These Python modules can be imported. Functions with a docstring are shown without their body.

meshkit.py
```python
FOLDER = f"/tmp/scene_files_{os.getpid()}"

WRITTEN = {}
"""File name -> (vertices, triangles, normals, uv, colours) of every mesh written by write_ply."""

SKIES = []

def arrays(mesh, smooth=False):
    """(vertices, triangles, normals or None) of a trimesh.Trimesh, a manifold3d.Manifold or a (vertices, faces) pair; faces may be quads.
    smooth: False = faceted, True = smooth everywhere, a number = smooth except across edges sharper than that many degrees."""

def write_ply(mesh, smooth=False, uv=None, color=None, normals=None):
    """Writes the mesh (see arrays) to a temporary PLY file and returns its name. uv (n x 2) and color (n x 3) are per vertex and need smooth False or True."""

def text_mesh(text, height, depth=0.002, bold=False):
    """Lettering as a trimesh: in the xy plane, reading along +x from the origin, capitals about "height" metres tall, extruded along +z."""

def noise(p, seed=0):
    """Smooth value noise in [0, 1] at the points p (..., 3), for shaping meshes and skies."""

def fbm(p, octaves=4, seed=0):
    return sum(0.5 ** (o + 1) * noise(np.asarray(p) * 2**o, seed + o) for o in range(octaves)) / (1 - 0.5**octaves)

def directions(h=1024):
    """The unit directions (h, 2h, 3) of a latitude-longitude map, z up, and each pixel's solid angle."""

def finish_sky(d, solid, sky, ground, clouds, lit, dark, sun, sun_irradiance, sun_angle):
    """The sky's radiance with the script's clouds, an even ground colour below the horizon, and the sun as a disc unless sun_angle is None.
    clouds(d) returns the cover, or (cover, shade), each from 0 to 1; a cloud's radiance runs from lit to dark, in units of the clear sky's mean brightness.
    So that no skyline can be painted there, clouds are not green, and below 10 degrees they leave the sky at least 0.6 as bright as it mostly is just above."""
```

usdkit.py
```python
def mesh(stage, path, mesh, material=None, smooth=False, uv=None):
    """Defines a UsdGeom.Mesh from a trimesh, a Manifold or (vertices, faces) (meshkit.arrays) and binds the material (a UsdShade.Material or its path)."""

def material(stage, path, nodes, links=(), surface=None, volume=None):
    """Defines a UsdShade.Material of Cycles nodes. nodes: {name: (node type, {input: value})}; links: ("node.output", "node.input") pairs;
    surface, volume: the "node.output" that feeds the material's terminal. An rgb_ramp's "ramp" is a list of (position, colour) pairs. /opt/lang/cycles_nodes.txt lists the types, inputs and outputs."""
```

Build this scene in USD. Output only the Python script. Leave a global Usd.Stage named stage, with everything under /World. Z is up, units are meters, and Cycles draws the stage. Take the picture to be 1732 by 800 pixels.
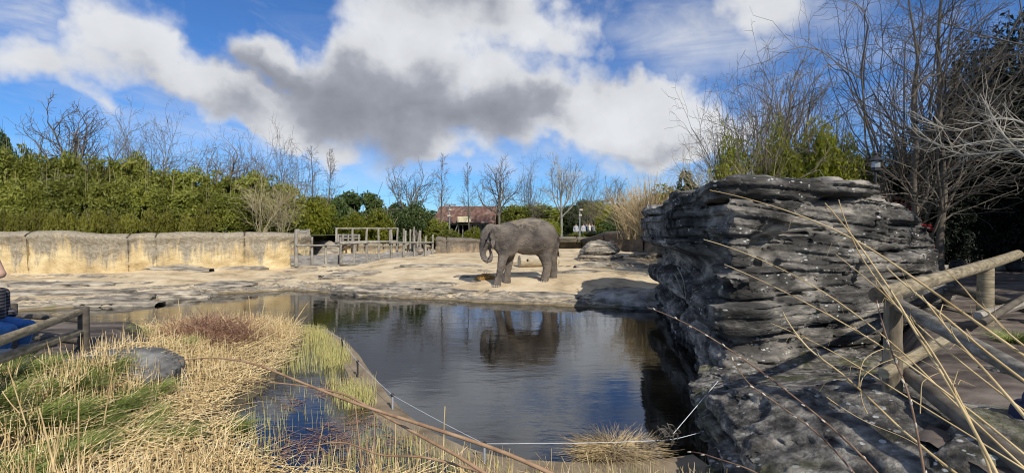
import math, random
import numpy as np, trimesh
from shapely.geometry import Polygon, Point
import shapely
import usdkit, meshkit
from concurrent.futures import ThreadPoolExecutor
from pxr import Usd, UsdGeom, UsdLux, UsdShade, Gf, Sdf, Vt

stage = Usd.Stage.CreateInMemory()
UsdGeom.Xform.Define(stage, '/World')
UsdGeom.Scope.Define(stage, '/World/Looks')
# ------------------------------------------------------------------ camera, sky, sun
CAM_Z, F, CX, HZ = 2.5, 800.0, 866.0, 390.0      # eye height over the pond, focal length and horizon of the 1732 px wide picture
cam = UsdGeom.Camera.Define(stage, '/World/camera')
cam.CreateHorizontalApertureAttr(36.0); cam.CreateFocalLengthAttr(36.0 * F / 1732)
cam.CreateVerticalApertureAttr(36.0 * 800 / 1732)
cam.CreateClippingRangeAttr((0.05, 5000.0)); cam.CreateFStopAttr(0.0)
cam.AddTranslateOp().Set((0, 0, CAM_Z))
cam.AddRotateXOp().Set(90.0 - math.degrees(math.atan(10 / F)))
cam.CreateExposureAttr(0.0)

SUN_AZ, SUN_EL = math.radians(180 - 27), math.radians(39)   # azimuth from +y towards +x: behind the camera, to the right
SUN = np.array([math.sin(SUN_AZ) * math.cos(SUN_EL), math.cos(SUN_AZ) * math.cos(SUN_EL), math.sin(SUN_EL)])
sun = UsdLux.DistantLight.Define(stage, '/World/sun')
sun.CreateIntensityAttr(1.25); sun.CreateAngleAttr(0.53); sun.CreateNormalizeAttr(True); sun.CreateColorAttr((1.0, 0.94, 0.84))
sun.AddTransformOp().Set(Gf.Matrix4d().SetRotate(Gf.Rotation(Gf.Vec3d(0, 0, 1), Gf.Vec3d(*SUN))))


def ang(px, py):
    return math.atan((px - CX) / F), math.atan((HZ - py) / math.hypot(F, px - CX))


def sky_material():
    n, l = {}, []
    n['tc'] = ('texture_coordinate', {}); D = 'tc.generated'
    n['sky'] = ('sky_texture', {'sky_type': 'single_scattering', 'sun_disc': False, 'sun_elevation': SUN_EL, 'sun_rotation': math.atan2(SUN[0], SUN[1]), 'altitude': 50.0, 'aerosol_density': 0.12, 'air_density': 1.0, 'ozone_density': 2.2})
    cnt = [0]

    def mth(op, a, b=None, c=None, clamp=False):
        cnt[0] += 1; k = f'm{cnt[0]}'
        ins = {'math_type': op, 'use_clamp': clamp}
        for i, v in enumerate((a, b, c)):
            if v is None: continue
            if isinstance(v, str): l.append((v, f'{k}.value{i+1}'))
            else: ins[f'value{i+1}'] = float(v)
        n[k] = ('math', ins)
        return k + '.value'
    n['sx'] = ('separate_xyz', {}); l.append((D, 'sx.vector'))
    az = mth('arctan2', 'sx.x', 'sx.y'); el = mth('arcsine', 'sx.z')
    # turbulence lives in direction space, so there is no seam behind the camera
    n['w1'] = ('noise_texture', {'scale': 5.0, 'detail': 5.0, 'roughness': 0.55}); l.append((D, 'w1.vector'))
    n['w2'] = ('noise_texture', {'scale': 8.0, 'detail': 7.0, 'roughness': 0.52}); l.append((D, 'w2.vector'))
    n['mpw'] = ('mapping', {'scale': (1.0, 1.0, 2.6), 'rotation': (0.0, 0.25, 0.0)}); l.append((D, 'mpw.vector'))
    n['w3'] = ('noise_texture', {'scale': 3.2, 'detail': 7.0, 'roughness': 0.6, 'distortion': 0.4}); l.append(('mpw.vector', 'w3.vector'))
    n['w4'] = ('noise_texture', {'scale': 14.0, 'detail': 5.0, 'roughness': 0.55}); l.append((D, 'w4.vector'))
    n['mo'] = ('mapping', {'location': (0.015, 0.0, 0.045)}); l.append((D, 'mo.vector'))
    n['w2o'] = ('noise_texture', {'scale': 8.0, 'detail': 5.0, 'roughness': 0.5}); l.append(('mo.vector', 'w2o.vector'))
    n['mo2'] = ('mapping', {'location': (0.03, 0.0, 0.09)}); l.append((D, 'mo2.vector'))
    n['w1o'] = ('noise_texture', {'scale': 5.0, 'detail': 4.0, 'roughness': 0.5}); l.append(('mo2.vector', 'w1o.vector'))
    n['w1i'] = ('noise_texture', {'scale': 5.0, 'detail': 4.0, 'roughness': 0.5}); l.append((D, 'w1i.vector'))
    n['mst'] = ('mapping', {'scale': (1.0, 1.0, 4.5), 'rotation': (0.0, 0.35, 0.0)}); l.append((D, 'mst.vector'))
    n['wst'] = ('noise_texture', {'scale': 3.0, 'detail': 7.0, 'roughness': 0.6, 'distortion': 0.8}); l.append(('mst.vector', 'wst.vector'))
    n['sc'] = ('separate_color', {}); l.append(('w1.color', 'sc.color'))
    aw = mth('add', az, mth('multiply', mth('subtract', 'sc.r', 0.5), 0.34))
    ew = mth('add', el, mth('multiply', mth('subtract', 'sc.g', 0.5), 0.20))
    n['q'] = ('combine_xyz', {}); l.extend([(aw, 'q.x'), (ew, 'q.y')])

    def blobs(lst):
        tot = None
        for (px, py, rx, ry, amp, rot) in lst:
            a0, e0 = ang(px, py); c = math.cos(a0)
            ra, re = rx / F * c * c, ry / F * c
            cnt[0] += 1; k = f'b{cnt[0]}'
            # rotate then scale: mapping of type texture is inverse(scale*rotate) about the location
            n[k] = ('mapping', {'mapping_type': 'texture', 'location': (a0, e0, 0.0), 'rotation': (0.0, 0.0, math.radians(rot)), 'scale': (ra, re, 1.0)})
            l.append(('q.vector', k + '.vector'))
            n[k + 'g'] = ('gradient_texture', {'gradient_type': 'spherical'}); l.append((k + '.vector', k + 'g.vector'))
            v = mth('multiply', k + 'g.fac', amp)
            tot = v if tot is None else mth('add', tot, v)
        return tot
    cover = blobs([(690, 178, 340, 100, 2.2, 0), (800, 20, 300, 110, 1.35, 0), (560, 150, 130, 75, .8, 0), (640, 60, 150, 70, .5, 0), (1000, 190, 170, 75, 1.5, 0), (1110, 190, 115, 80, 1.5, 0), (1190, 240, 170, 50, 1.1, 0), (950, 60, 100, 80, .7, 0),
                   (235, 70, 105, 90, .85, -35), (300, 125, 195, 58, 1.05, -22), (85, 105, 160, 55, 1.1, -8), (410, 200, 140, 55, 1.3, -5), (405, 78, 75, 42, 1.3, -15), (190, 172, 90, 24, .7, -10),
                   (1270, 20, 190, 80, .75, 0), (690, 262, 330, 30, .5, 0), (960, 275, 300, 26, .45, 0), (1180, 265, 160, 50, .5, 0)])
    shade = blobs([(670, 195, 330, 95, 2.2, 0), (550, 150, 140, 80, 1.0, 0), (880, 205, 180, 50, 1.0, 0), (780, 0, 250, 75, 1.5, 0), (400, 105, 100, 42, 1.6, -20), (1080, 250, 170, 40, 1.3, 0), (310, 165, 140, 32, .8, -22)])
    # elsewhere in the sky: the same broken cumulus from noise alone
    n['fa'] = ('map_range', {'from_min': 0.80, 'from_max': 1.05, 'clamp': True, 'range_type': 'smoothstep'}); l.append((mth('absolute', az), 'fa.value'))
    n['fe'] = ('map_range', {'from_min': 0.42, 'from_max': 0.62, 'clamp': True, 'range_type': 'smoothstep'}); l.append((el, 'fe.value'))
    outside = mth('maximum', 'fa.result', 'fe.result')
    gen = mth('multiply', mth('multiply', mth('subtract', 'w3.fac', 0.44), 5.0), outside)
    field = mth('add', mth('add', cover, gen), mth('multiply', mth('subtract', 'w2.fac', 0.5), 2.1))
    field = mth('add', field, mth('multiply', mth('subtract', 'w4.fac', 0.5), 0.5))
    n['cv'] = ('map_range', {'from_min': 0.14, 'from_max': 0.98, 'clamp': True, 'range_type': 'smoothstep'}); l.append((field, 'cv.value'))
    # thin veils low over the horizon and streaks
    n['vl'] = ('map_range', {'from_min': 0.50, 'from_max': 0.80, 'to_max': 0.55, 'clamp': True}); l.append(('w3.fac', 'vl.value'))
    veil = blobs([(1270, 30, 260, 120, 1.6, 0), (120, 60, 260, 110, 1.4, -15), (60, 20, 120, 60, 1.0, -25), (700, 255, 420, 50, 1.6, 0), (1180, 255, 260, 70, 1.6, 0), (1130, 90, 160, 90, .7, 0), (330, 190, 260, 60, 1.0, 0), (520, 60, 160, 60, .5, 0)])
    vs = mth('multiply', veil, mth('multiply', mth('subtract', 'wst.fac', 0.36), 3.0, clamp=True))
    cvr = mth('maximum', mth('maximum', 'cv.result', 'vl.result'), mth('multiply', vs, 0.62, clamp=True))
    up = mth('multiply', mth('add', el, 0.02), 30.0, clamp=True)
    cvr = mth('multiply', cvr, up)
    emb = mth('add', mth('multiply', mth('subtract', 'w2o.fac', 'w2.fac'), 1.1), mth('multiply', mth('subtract', 'w1o.fac', 'w1i.fac'), 1.7))
    sh = mth('add', mth('multiply', shade, 1.0), mth('add', emb, mth('add', mth('multiply', mth('subtract', 'w4.fac', 0.5), 0.9), mth('multiply', mth('subtract', 'w3.fac', 0.5), 1.2))))
    sh = mth('add', sh, mth('multiply', mth('multiply', mth('subtract', 'w3.fac', 0.5), 3.0), outside))
    n['sh'] = ('map_range', {'from_min': -0.35, 'from_max': 2.5, 'clamp': True, 'range_type': 'linear'}); l.append((sh, 'sh.value'))
    n['cc'] = ('rgb_ramp', {'ramp': [(0.0, CLOUD_LIT), (0.30, tuple(x * 0.86 for x in CLOUD_LIT)), (0.58, CLOUD_MID), (1.0, CLOUD_DARK)]}); l.append(('sh.result', 'cc.fac'))
    n['tint'] = ('mix', {'mix_type': 'multiply', 'fac': 1.0, 'color2': SKY_TINT}); l.append(('sky.color', 'tint.color1'))
    n['mx'] = ('mix', {}); l.extend([('tint.color', 'mx.color1'), ('cc.color', 'mx.color2'), (cvr, 'mx.fac')])
    n['bg'] = ('background_shader', {'strength': SKY_STRENGTH}); l.append(('mx.color', 'bg.color'))
    return usdkit.material(stage, '/World/Looks/sky', n, l, surface='bg.background')


SKY_STRENGTH = 0.10
CLOUD_LIT, CLOUD_MID, CLOUD_DARK, SKY_TINT = (7.8, 8.0, 8.4), (3.7, 3.9, 4.5), (2.2, 2.35, 2.8), (0.46, 0.80, 1.25)
dome = UsdLux.DomeLight.Define(stage, '/World/sky')
dome.CreateIntensityAttr(1.0)
UsdShade.MaterialBindingAPI.Apply(dome.GetPrim()).Bind(sky_material())

# ------------------------------------------------------------------ helpers
TABLE = np.random.default_rng(12345).random(1 << 16).astype(np.float32)
POOL = ThreadPoolExecutor(4)


def _noise(p, seed):
    i = np.floor(p); t = (p - i).astype(np.float32); i = i.astype(np.int32)
    t = t * t * (3 - 2 * t)
    hx = [(i[:, 0] + a) * np.int32(73856093) for a in (0, 1)]; hy = [(i[:, 1] + a) * np.int32(19349663) for a in (0, 1)]; hz = [(i[:, 2] + a) * np.int32(83492791) + np.int32(seed * 7919) for a in (0, 1)]
    out = 0
    for c in (0, 1):
        row = []
        for b in (0, 1):
            yz = hy[b] ^ hz[c]
            g = []
            for a in (0, 1):
                h = hx[a] ^ yz
                g.append(TABLE[(h ^ (h >> 15)) & 65535])
            row.append(g[0] + (g[1] - g[0]) * t[:, 0])
        out = out + (row[0] + (row[1] - row[0]) * t[:, 1]) * (t[:, 2] if c else 1 - t[:, 2])
    return out


def noise(p, seed=0):
    """Smooth value noise in [0, 1]."""
    p = np.asarray(p, float); q = p.reshape(-1, 3); seed = int(seed) % 200
    with np.errstate(over='ignore'):
        if len(q) < 60000: return _noise(q, seed).reshape(p.shape[:-1]).astype(float)
        return np.concatenate(list(POOL.map(lambda c: _noise(c, seed), np.array_split(q, 8)))).reshape(p.shape[:-1]).astype(float)


def fbm(p, octaves=4, seed=0):
    p = np.asarray(p, float)
    return sum(0.5 ** (o + 1) * noise(p * 2 ** o, seed + o) for o in range(octaves)) / (1 - 0.5 ** octaves)


L = '/World/Looks/'
NAMES = {}


def path_for(parent, name):
    k = f'{parent}/{name}'
    i = NAMES.get(k, 0); NAMES[k] = i + 1
    return k if i == 0 else f'{k}_{i:03d}'


def tag(prim, label=None, cat=None, group=None, kind=None):
    for k, v in (('label', label), ('category', cat), ('group', group), ('kind', kind)):
        if v: prim.SetCustomDataByKey(k, v)
    return prim


def obj(name, mesh, mat, parent=None, smooth=False, label=None, cat=None, group=None, kind=None, prim_h=None):
    p = path_for(str(parent.GetPath()) if parent else '/World', name)
    if isinstance(mesh, (tuple, list)):          # leave out vertices that no face uses
        v, f = np.asarray(mesh[0], float), np.asarray(mesh[1], int)
        use = np.zeros(len(v), bool); use[f.ravel()] = True
        if not use.all():
            mesh = (v[use], (np.cumsum(use) - 1)[f])
            if prim_h is not None: prim_h = np.asarray(prim_h)[use]
    m = usdkit.mesh(stage, p, mesh, mat, smooth=smooth)
    if prim_h is not None:
        UsdGeom.PrimvarsAPI(m).CreatePrimvar('h', Sdf.ValueTypeNames.FloatArray, 'vertex').Set(Vt.FloatArray.FromNumpy(np.asarray(prim_h, np.float32)))
    return tag(m.GetPrim(), label, cat, group, kind)


def thing(name, label, cat, loc=(0, 0, 0), rotz=0.0, scale=(1, 1, 1), group=None, ref=None):
    x = UsdGeom.Xform.Define(stage, path_for('/World', name))
    x.AddTranslateOp().Set(tuple(map(float, loc)))
    if rotz: x.AddRotateZOp().Set(math.degrees(rotz))
    if scale != (1, 1, 1): x.AddScaleOp().Set(tuple(map(float, scale)))
    pr = tag(x.GetPrim(), label, cat, group)
    if ref is not None:
        pr.GetReferences().AddInternalReference(ref.GetPath()); pr.SetInstanceable(True)
    return pr


def proto(name):
    return stage.CreateClassPrim('/World/' + name)


def P(px, py, Y):
    """The point that stands Y metres in front of the eye in the direction of a pixel of the photograph."""
    return np.array([(px - CX) / F * Y, Y, CAM_Z - (py - HZ) / F * Y])


def ss(e0, e1, x):
    t = np.clip((np.asarray(x, float) - e0) / (e1 - e0), 0, 1)
    return t * t * (3 - 2 * t)


def grid_mesh(xs, ys, zf):
    X, Y = np.meshgrid(xs, ys, indexing='ij')
    Z = zf(X, Y)
    v = np.stack([X, Y, Z], -1).reshape(-1, 3)
    i, j = np.meshgrid(np.arange(len(xs) - 1), np.arange(len(ys) - 1), indexing='ij')
    a = (i * len(ys) + j).ravel(); b = a + len(ys)
    return v, np.stack([a, b, b + 1, a + 1], 1)


def tubes(P_, R, sides=3, caps=False):
    """(B, n, 3) polylines with radii (B, n) as tubes: one (vertices, quads) pair."""
    P_, R = np.asarray(P_, float), np.asarray(R, float)
    B, n, _ = P_.shape
    t = np.gradient(P_, axis=1); t /= np.linalg.norm(t, axis=2, keepdims=True) + 1e-9
    ref = np.where(np.abs(t[..., 2:3]) < 0.9, np.array([0, 0, 1.0]), np.array([1.0, 0, 0]))
    ref = np.broadcast_to(ref[:, :1], ref.shape)
    a = np.cross(t, ref); a /= np.linalg.norm(a, axis=2, keepdims=True) + 1e-9
    b = np.cross(t, a)
    an = np.arange(sides) * 2 * np.pi / sides
    v = P_[:, :, None] + R[:, :, None, None] * (np.cos(an)[:, None] * a[:, :, None] + np.sin(an)[:, None] * b[:, :, None])
    k, i, j = np.meshgrid(np.arange(B), np.arange(n - 1), np.arange(sides), indexing='ij')
    o = k * n * sides
    q = np.stack([o + i * sides + j, o + i * sides + (j + 1) % sides, o + (i + 1) * sides + (j + 1) % sides, o + (i + 1) * sides + j], -1).reshape(-1, 4)
    f = np.vstack([q[:, [0, 1, 2]], q[:, [0, 2, 3]]])
    if caps and sides > 3:
        kk = np.arange(B)[:, None] * n * sides
        for e in (0, n - 1):
            for j in range(1, sides - 1):
                tri = np.stack([kk[:, 0] + e * sides, kk[:, 0] + e * sides + j, kk[:, 0] + e * sides + j + 1], 1)
                f = np.vstack([f, tri if e else tri[:, ::-1]])
    return v.reshape(-1, 3), f


def join(ms):
    vs, fs, o = [], [], 0
    for v, f in ms:
        f = np.asarray(f)
        if f.shape[1] == 4: f = np.vstack([f[:, [0, 1, 2]], f[:, [0, 2, 3]]])
        vs.append(v); fs.append(f + o); o += len(v)
    return np.vstack(vs), np.vstack(fs)


def smooth_line(pts, n):
    pts = np.asarray(pts, float)
    d = np.r_[0, np.cumsum(np.linalg.norm(np.diff(pts, axis=0), axis=1))]
    from scipy.interpolate import PchipInterpolator
    return PchipInterpolator(d, pts)(np.linspace(0, d[-1], n))


def log(a, b, r0, r1=None, sides=14, n=12, rough=0.06, seed=0, bend=0.0):
    """A round pole with capped ends, knots and a slight bend."""
    r1 = r0 if r1 is None else r1
    a, b = np.asarray(a, float), np.asarray(b, float)
    t = np.linspace(0, 1, n)[:, None]
    side = np.cross(b - a, [0.3, 0.2, 1.0]); side /= np.linalg.norm(side) + 1e-9
    c = a + (b - a) * t + side * bend * np.sin(np.pi * t)
    r = r0 + (r1 - r0) * t[:, 0]
    c = np.vstack([c[:1], c, c[-1:]]); r = np.r_[r[0] * 0.90, r, r[-1] * 0.90]
    c[0] -= (b - a) / np.linalg.norm(b - a) * r0 * 0.10; c[-1] += (b - a) / np.linalg.norm(b - a) * r1 * 0.10
    v, f = tubes(c[None], r[None], sides, caps=True)
    axis = np.repeat(c, sides, 0); d = v - axis
    k = 1 + rough * 2 * (fbm(v * np.array([7.0, 7, 7]) + seed * 3.1, 3, seed) - 0.5)
    v = axis + d * k[:, None]
    return v, f


def box(c, s, rz=0.0, ry=0.0):
    m = trimesh.creation.box(extents=s)
    if ry: m.apply_transform(trimesh.transformations.rotation_matrix(ry, [0, 1, 0]))
    if rz: m.apply_transform(trimesh.transformations.rotation_matrix(rz, [0, 0, 1]))
    m.apply_translation(c)
    return np.array(m.vertices), np.array(m.faces)


def plank(a, b, h, t, seed=0):
    """A weathered board from a to b (bottom edge), height h, thickness t, with slightly uneven edges."""
    a, b = np.asarray(a, float), np.asarray(b, float)
    n = 7
    s = np.linspace(0, 1, n)[:, None]
    d = b - a; nrm = np.cross(d, [0, 0, 1]); nrm /= np.linalg.norm(nrm) + 1e-9
    r = np.random.default_rng(seed)
    lo = a + d * s + np.array([0, 0, 1]) * r.normal(0, 0.006, (n, 1)); hi = a + d * s + np.array([0, 0, 1]) * (h + r.normal(0, 0.008, (n, 1)))
    v = np.stack([lo - nrm * t / 2, lo + nrm * t / 2, hi + nrm * t / 2, hi - nrm * t / 2], 1).reshape(-1, 3)
    f = []
    for i in range(n - 1):
        for j in range(4):
            f.append([i * 4 + j, i * 4 + (j + 1) % 4, (i + 1) * 4 + (j + 1) % 4, (i + 1) * 4 + j])
    f += [[3, 2, 1, 0], [(n - 1) * 4, (n - 1) * 4 + 1, (n - 1) * 4 + 2, (n - 1) * 4 + 3]]
    return v, np.array(f)


def surface_nets(D, origin, h):
    """Vertices and quads of the zero level of the field D (negative inside) on a regular grid."""
    nx, ny, nz = D.shape
    s = D < 0
    cs = np.zeros((nx - 1, ny - 1, nz - 1), np.int8)
    for a in (0, 1):
        for b in (0, 1):
            for c in (0, 1):
                cs += s[a:nx - 1 + a, b:ny - 1 + b, c:nz - 1 + c]
    act = (cs > 0) & (cs < 8)
    idx = np.full(act.shape, -1, np.int64); ijk = np.argwhere(act); idx[act] = np.arange(len(ijk))
    acc, num = np.zeros((len(ijk), 3)), np.zeros(len(ijk))
    cor = [(a, b, c) for a in (0, 1) for b in (0, 1) for c in (0, 1)]
    for p in cor:
        for ax in range(3):
            if p[ax]: continue
            q = list(p); q[ax] = 1
            d0 = D[ijk[:, 0] + p[0], ijk[:, 1] + p[1], ijk[:, 2] + p[2]]; d1 = D[ijk[:, 0] + q[0], ijk[:, 1] + q[1], ijk[:, 2] + q[2]]
            m = (d0 < 0) != (d1 < 0)
            t = np.where(m, d0 / np.where(m, d0 - d1, 1), 0)
            pt = np.tile(np.array(p, float), (len(ijk), 1)); pt[:, ax] = t
            acc[m] += pt[m]; num[m] += 1
    v = (ijk + acc / num[:, None]) * h + np.asarray(origin)
    quads = []
    for ax in range(3):
        e0 = [slice(1, -1)] * 3; e0[ax] = slice(0, -1); e1 = [slice(1, -1)] * 3; e1[ax] = slice(1, None)
        a, b = s[tuple(e0)], s[tuple(e1)]
        for flip, m in ((False, a & ~b), (True, ~a & b)):
            w = np.argwhere(m)
            base = w + 1; base[:, ax] -= 1
            u1, u2 = (ax + 1) % 3, (ax + 2) % 3
            c = []
            for du, dv in ((0, 0), (-1, 0), (-1, -1), (0, -1)):
                z = base.copy(); z[:, u1] += du; z[:, u2] += dv
                c.append(idx[z[:, 0], z[:, 1], z[:, 2]])
            qd = np.stack(c, 1)
            quads.append(qd[:, ::-1] if flip else qd)
    f = np.vstack(quads)
    f = f[(f >= 0).all(1)]
    return v, f


def smin(a, b, k):
    h = np.clip(0.5 + 0.5 * (b - a) / k, 0, 1)
    return b + (a - b) * h - k * h * (1 - h)


def grid3(lo, hi, h):
    ax = [np.arange(lo[i], hi[i] + h, h) for i in range(3)]
    return np.stack(np.meshgrid(*ax, indexing='ij'), -1)


# ------------------------------------------------------------------ materials
def surf(name, cols, scale=3.0, stretch=(1, 1, 1), rough=0.85, bump=0.4, bdist=0.02, bscale=None, detail=6.0, spec=0.3, extra=None, coords='geo', random_tint=0.0, distortion=0.0):
    """A noise-coloured rough surface. cols: ramp stops. extra(nodes, links, colour) -> colour may lay spots over it."""
    n = {'geo': ('geometry', {}), 'tc': ('texture_coordinate', {}), 'mp': ('mapping', {'scale': stretch}), 'no': ('noise_texture', {'scale': scale, 'detail': detail, 'roughness': 0.62, 'distortion': distortion}), 'ra': ('rgb_ramp', {'ramp': cols}),
         'nb': ('noise_texture', {'scale': bscale or scale * 4, 'detail': 7.0, 'roughness': 0.65}), 'bu': ('bump', {'strength': bump, 'distance': bdist}), 'p': ('principled_bsdf', {'roughness': rough, 'specular_ior_level': spec})}
    src = 'geo.position' if coords == 'geo' else 'tc.object'
    l = [(src, 'mp.vector'), ('mp.vector', 'no.vector'), ('mp.vector', 'nb.vector'), ('no.fac', 'ra.fac'), ('nb.fac', 'bu.height'), ('bu.normal', 'p.normal')]
    c = 'ra.color'
    if extra: c = extra(n, l, c)
    if random_tint:
        n['oi'] = ('object_info', {}); n['mr'] = ('map_range', {'to_min': 1 - random_tint, 'to_max': 1 + random_tint}); n['hs'] = ('hsv', {})
        l += [('oi.random', 'mr.value'), ('mr.result', 'hs.value'), (c, 'hs.color')]; c = 'hs.color'
    l.append((c, 'p.base_color'))
    return usdkit.material(stage, L + name, n, l, surface='p.BSDF')


def lichen(amount=0.5, col=(0.46, 0.465, 0.43), size=16.0, moss=0.0):
    def f(n, l, c):
        n['vw'] = ('noise_texture', {'scale': 1.6, 'detail': 5.0}); l.append(('geo.position', 'vw.vector'))
        n['vm'] = ('mapping', {'scale': (0.7, 0.7, 1.5)}); l.append(('geo.position', 'vm.vector'))
        n['vo'] = ('voronoi_texture', {'scale': size, 'randomness': 1.0}); l.append(('vm.vector', 'vo.vector'))
        n['vr'] = ('separate_color', {}); l.append(('vo.color', 'vr.color'))
        n['ms'] = ('math', {'math_type': 'multiply_add', 'value2': 0.42, 'value3': 0.06}); l.append(('vr.g', 'ms.value1'))
        n['md_'] = ('math', {'math_type': 'subtract'}); l += [('ms.value', 'md_.value1'), ('vo.distance', 'md_.value2')]
        n['m1'] = ('map_range', {'from_min': 0.0, 'from_max': 0.09, 'clamp': True}); l.append(('md_.value', 'm1.value'))
        n['m2'] = ('math', {'math_type': 'greater_than', 'value2': 1 - amount}); l.append(('vr.r', 'm2.value1'))
        n['m3'] = ('math', {'math_type': 'multiply'}); l += [('m1.result', 'm3.value1'), ('m2.value', 'm3.value2')]
        n['m4'] = ('map_range', {'from_min': 0.47, 'from_max': 0.55, 'clamp': True}); l.append(('vw.fac', 'm4.value'))
        n['m5'] = ('math', {'math_type': 'multiply'}); l += [('m3.value', 'm5.value1'), ('m4.result', 'm5.value2')]
        n['mxl'] = ('mix', {'color2': col}); l += [('m5.value', 'mxl.fac'), (c, 'mxl.color1')]
        c = 'mxl.color'
        if moss:
            n['mn'] = ('noise_texture', {'scale': 1.3, 'detail': 6.0}); l.append(('geo.position', 'mn.vector'))
            n['mm'] = ('map_range', {'from_min': 0.62 - moss * 0.1, 'from_max': 0.70, 'to_max': 0.8, 'clamp': True}); l.append(('mn.fac', 'mm.value'))
            n['mxm'] = ('mix', {'color2': (0.085, 0.09, 0.02)}); l += [('mm.result', 'mxm.fac'), (c, 'mxm.color1')]
            c = 'mxm.color'
        return c
    return f


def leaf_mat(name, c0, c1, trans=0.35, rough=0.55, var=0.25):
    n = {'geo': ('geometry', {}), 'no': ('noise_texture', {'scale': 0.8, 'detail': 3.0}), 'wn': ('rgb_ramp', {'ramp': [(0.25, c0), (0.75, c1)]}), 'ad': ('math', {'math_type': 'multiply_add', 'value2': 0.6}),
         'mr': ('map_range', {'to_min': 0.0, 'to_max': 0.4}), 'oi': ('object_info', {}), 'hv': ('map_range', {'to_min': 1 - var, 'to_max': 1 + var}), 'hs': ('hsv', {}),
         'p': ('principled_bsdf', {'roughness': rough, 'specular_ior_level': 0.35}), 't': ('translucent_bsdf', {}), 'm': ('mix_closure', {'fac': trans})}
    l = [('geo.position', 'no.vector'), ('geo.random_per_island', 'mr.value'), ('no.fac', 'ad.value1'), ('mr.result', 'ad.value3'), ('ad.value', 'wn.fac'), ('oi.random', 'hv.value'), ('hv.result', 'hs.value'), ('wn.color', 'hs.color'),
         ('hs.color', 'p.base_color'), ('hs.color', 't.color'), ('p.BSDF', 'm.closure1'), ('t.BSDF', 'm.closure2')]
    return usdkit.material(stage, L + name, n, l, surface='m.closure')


def straw_mat(name, cols, rough=0.6):
    n = {'geo': ('geometry', {}), 'mp': ('mapping', {'scale': (1.0, 1.0, 0.12)}), 'no': ('noise_texture', {'scale': 34.0, 'detail': 2.0}), 'n2': ('noise_texture', {'scale': 1.6, 'detail': 3.0}), 'ad': ('math', {'math_type': 'multiply_add', 'value2': 0.5, 'value3': -0.25}), 'mr': ('map_range', {'from_min': 0.30, 'from_max': 0.70}), 'sm': ('math', {'math_type': 'add'}),
         'ra': ('rgb_ramp', {'ramp': cols}), 'p': ('principled_bsdf', {'roughness': rough, 'specular_ior_level': 0.3})}
    return usdkit.material(stage, L + name, n, [('geo.position', 'mp.vector'), ('mp.vector', 'no.vector'), ('geo.position', 'n2.vector'), ('n2.fac', 'ad.value1'), ('no.fac', 'mr.value'), ('mr.result', 'sm.value1'), ('ad.value', 'sm.value2'), ('sm.value', 'ra.fac'), ('ra.color', 'p.base_color')], surface='p.BSDF')


def plain(name, c, rough=0.7, spec=0.4, metallic=0.0):
    n = {'geo': ('geometry', {}), 'no': ('noise_texture', {'scale': 9.0, 'detail': 4.0}), 'ra': ('rgb_ramp', {'ramp': [(0.2, tuple(x * 0.75 for x in c)), (0.8, tuple(min(1, x * 1.2) for x in c))]}), 'p': ('principled_bsdf', {'roughness': rough, 'specular_ior_level': spec, 'metallic': metallic})}
    return usdkit.material(stage, L + name, n, [('geo.position', 'no.vector'), ('no.fac', 'ra.fac'), ('ra.color', 'p.base_color')], surface='p.BSDF')


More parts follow.
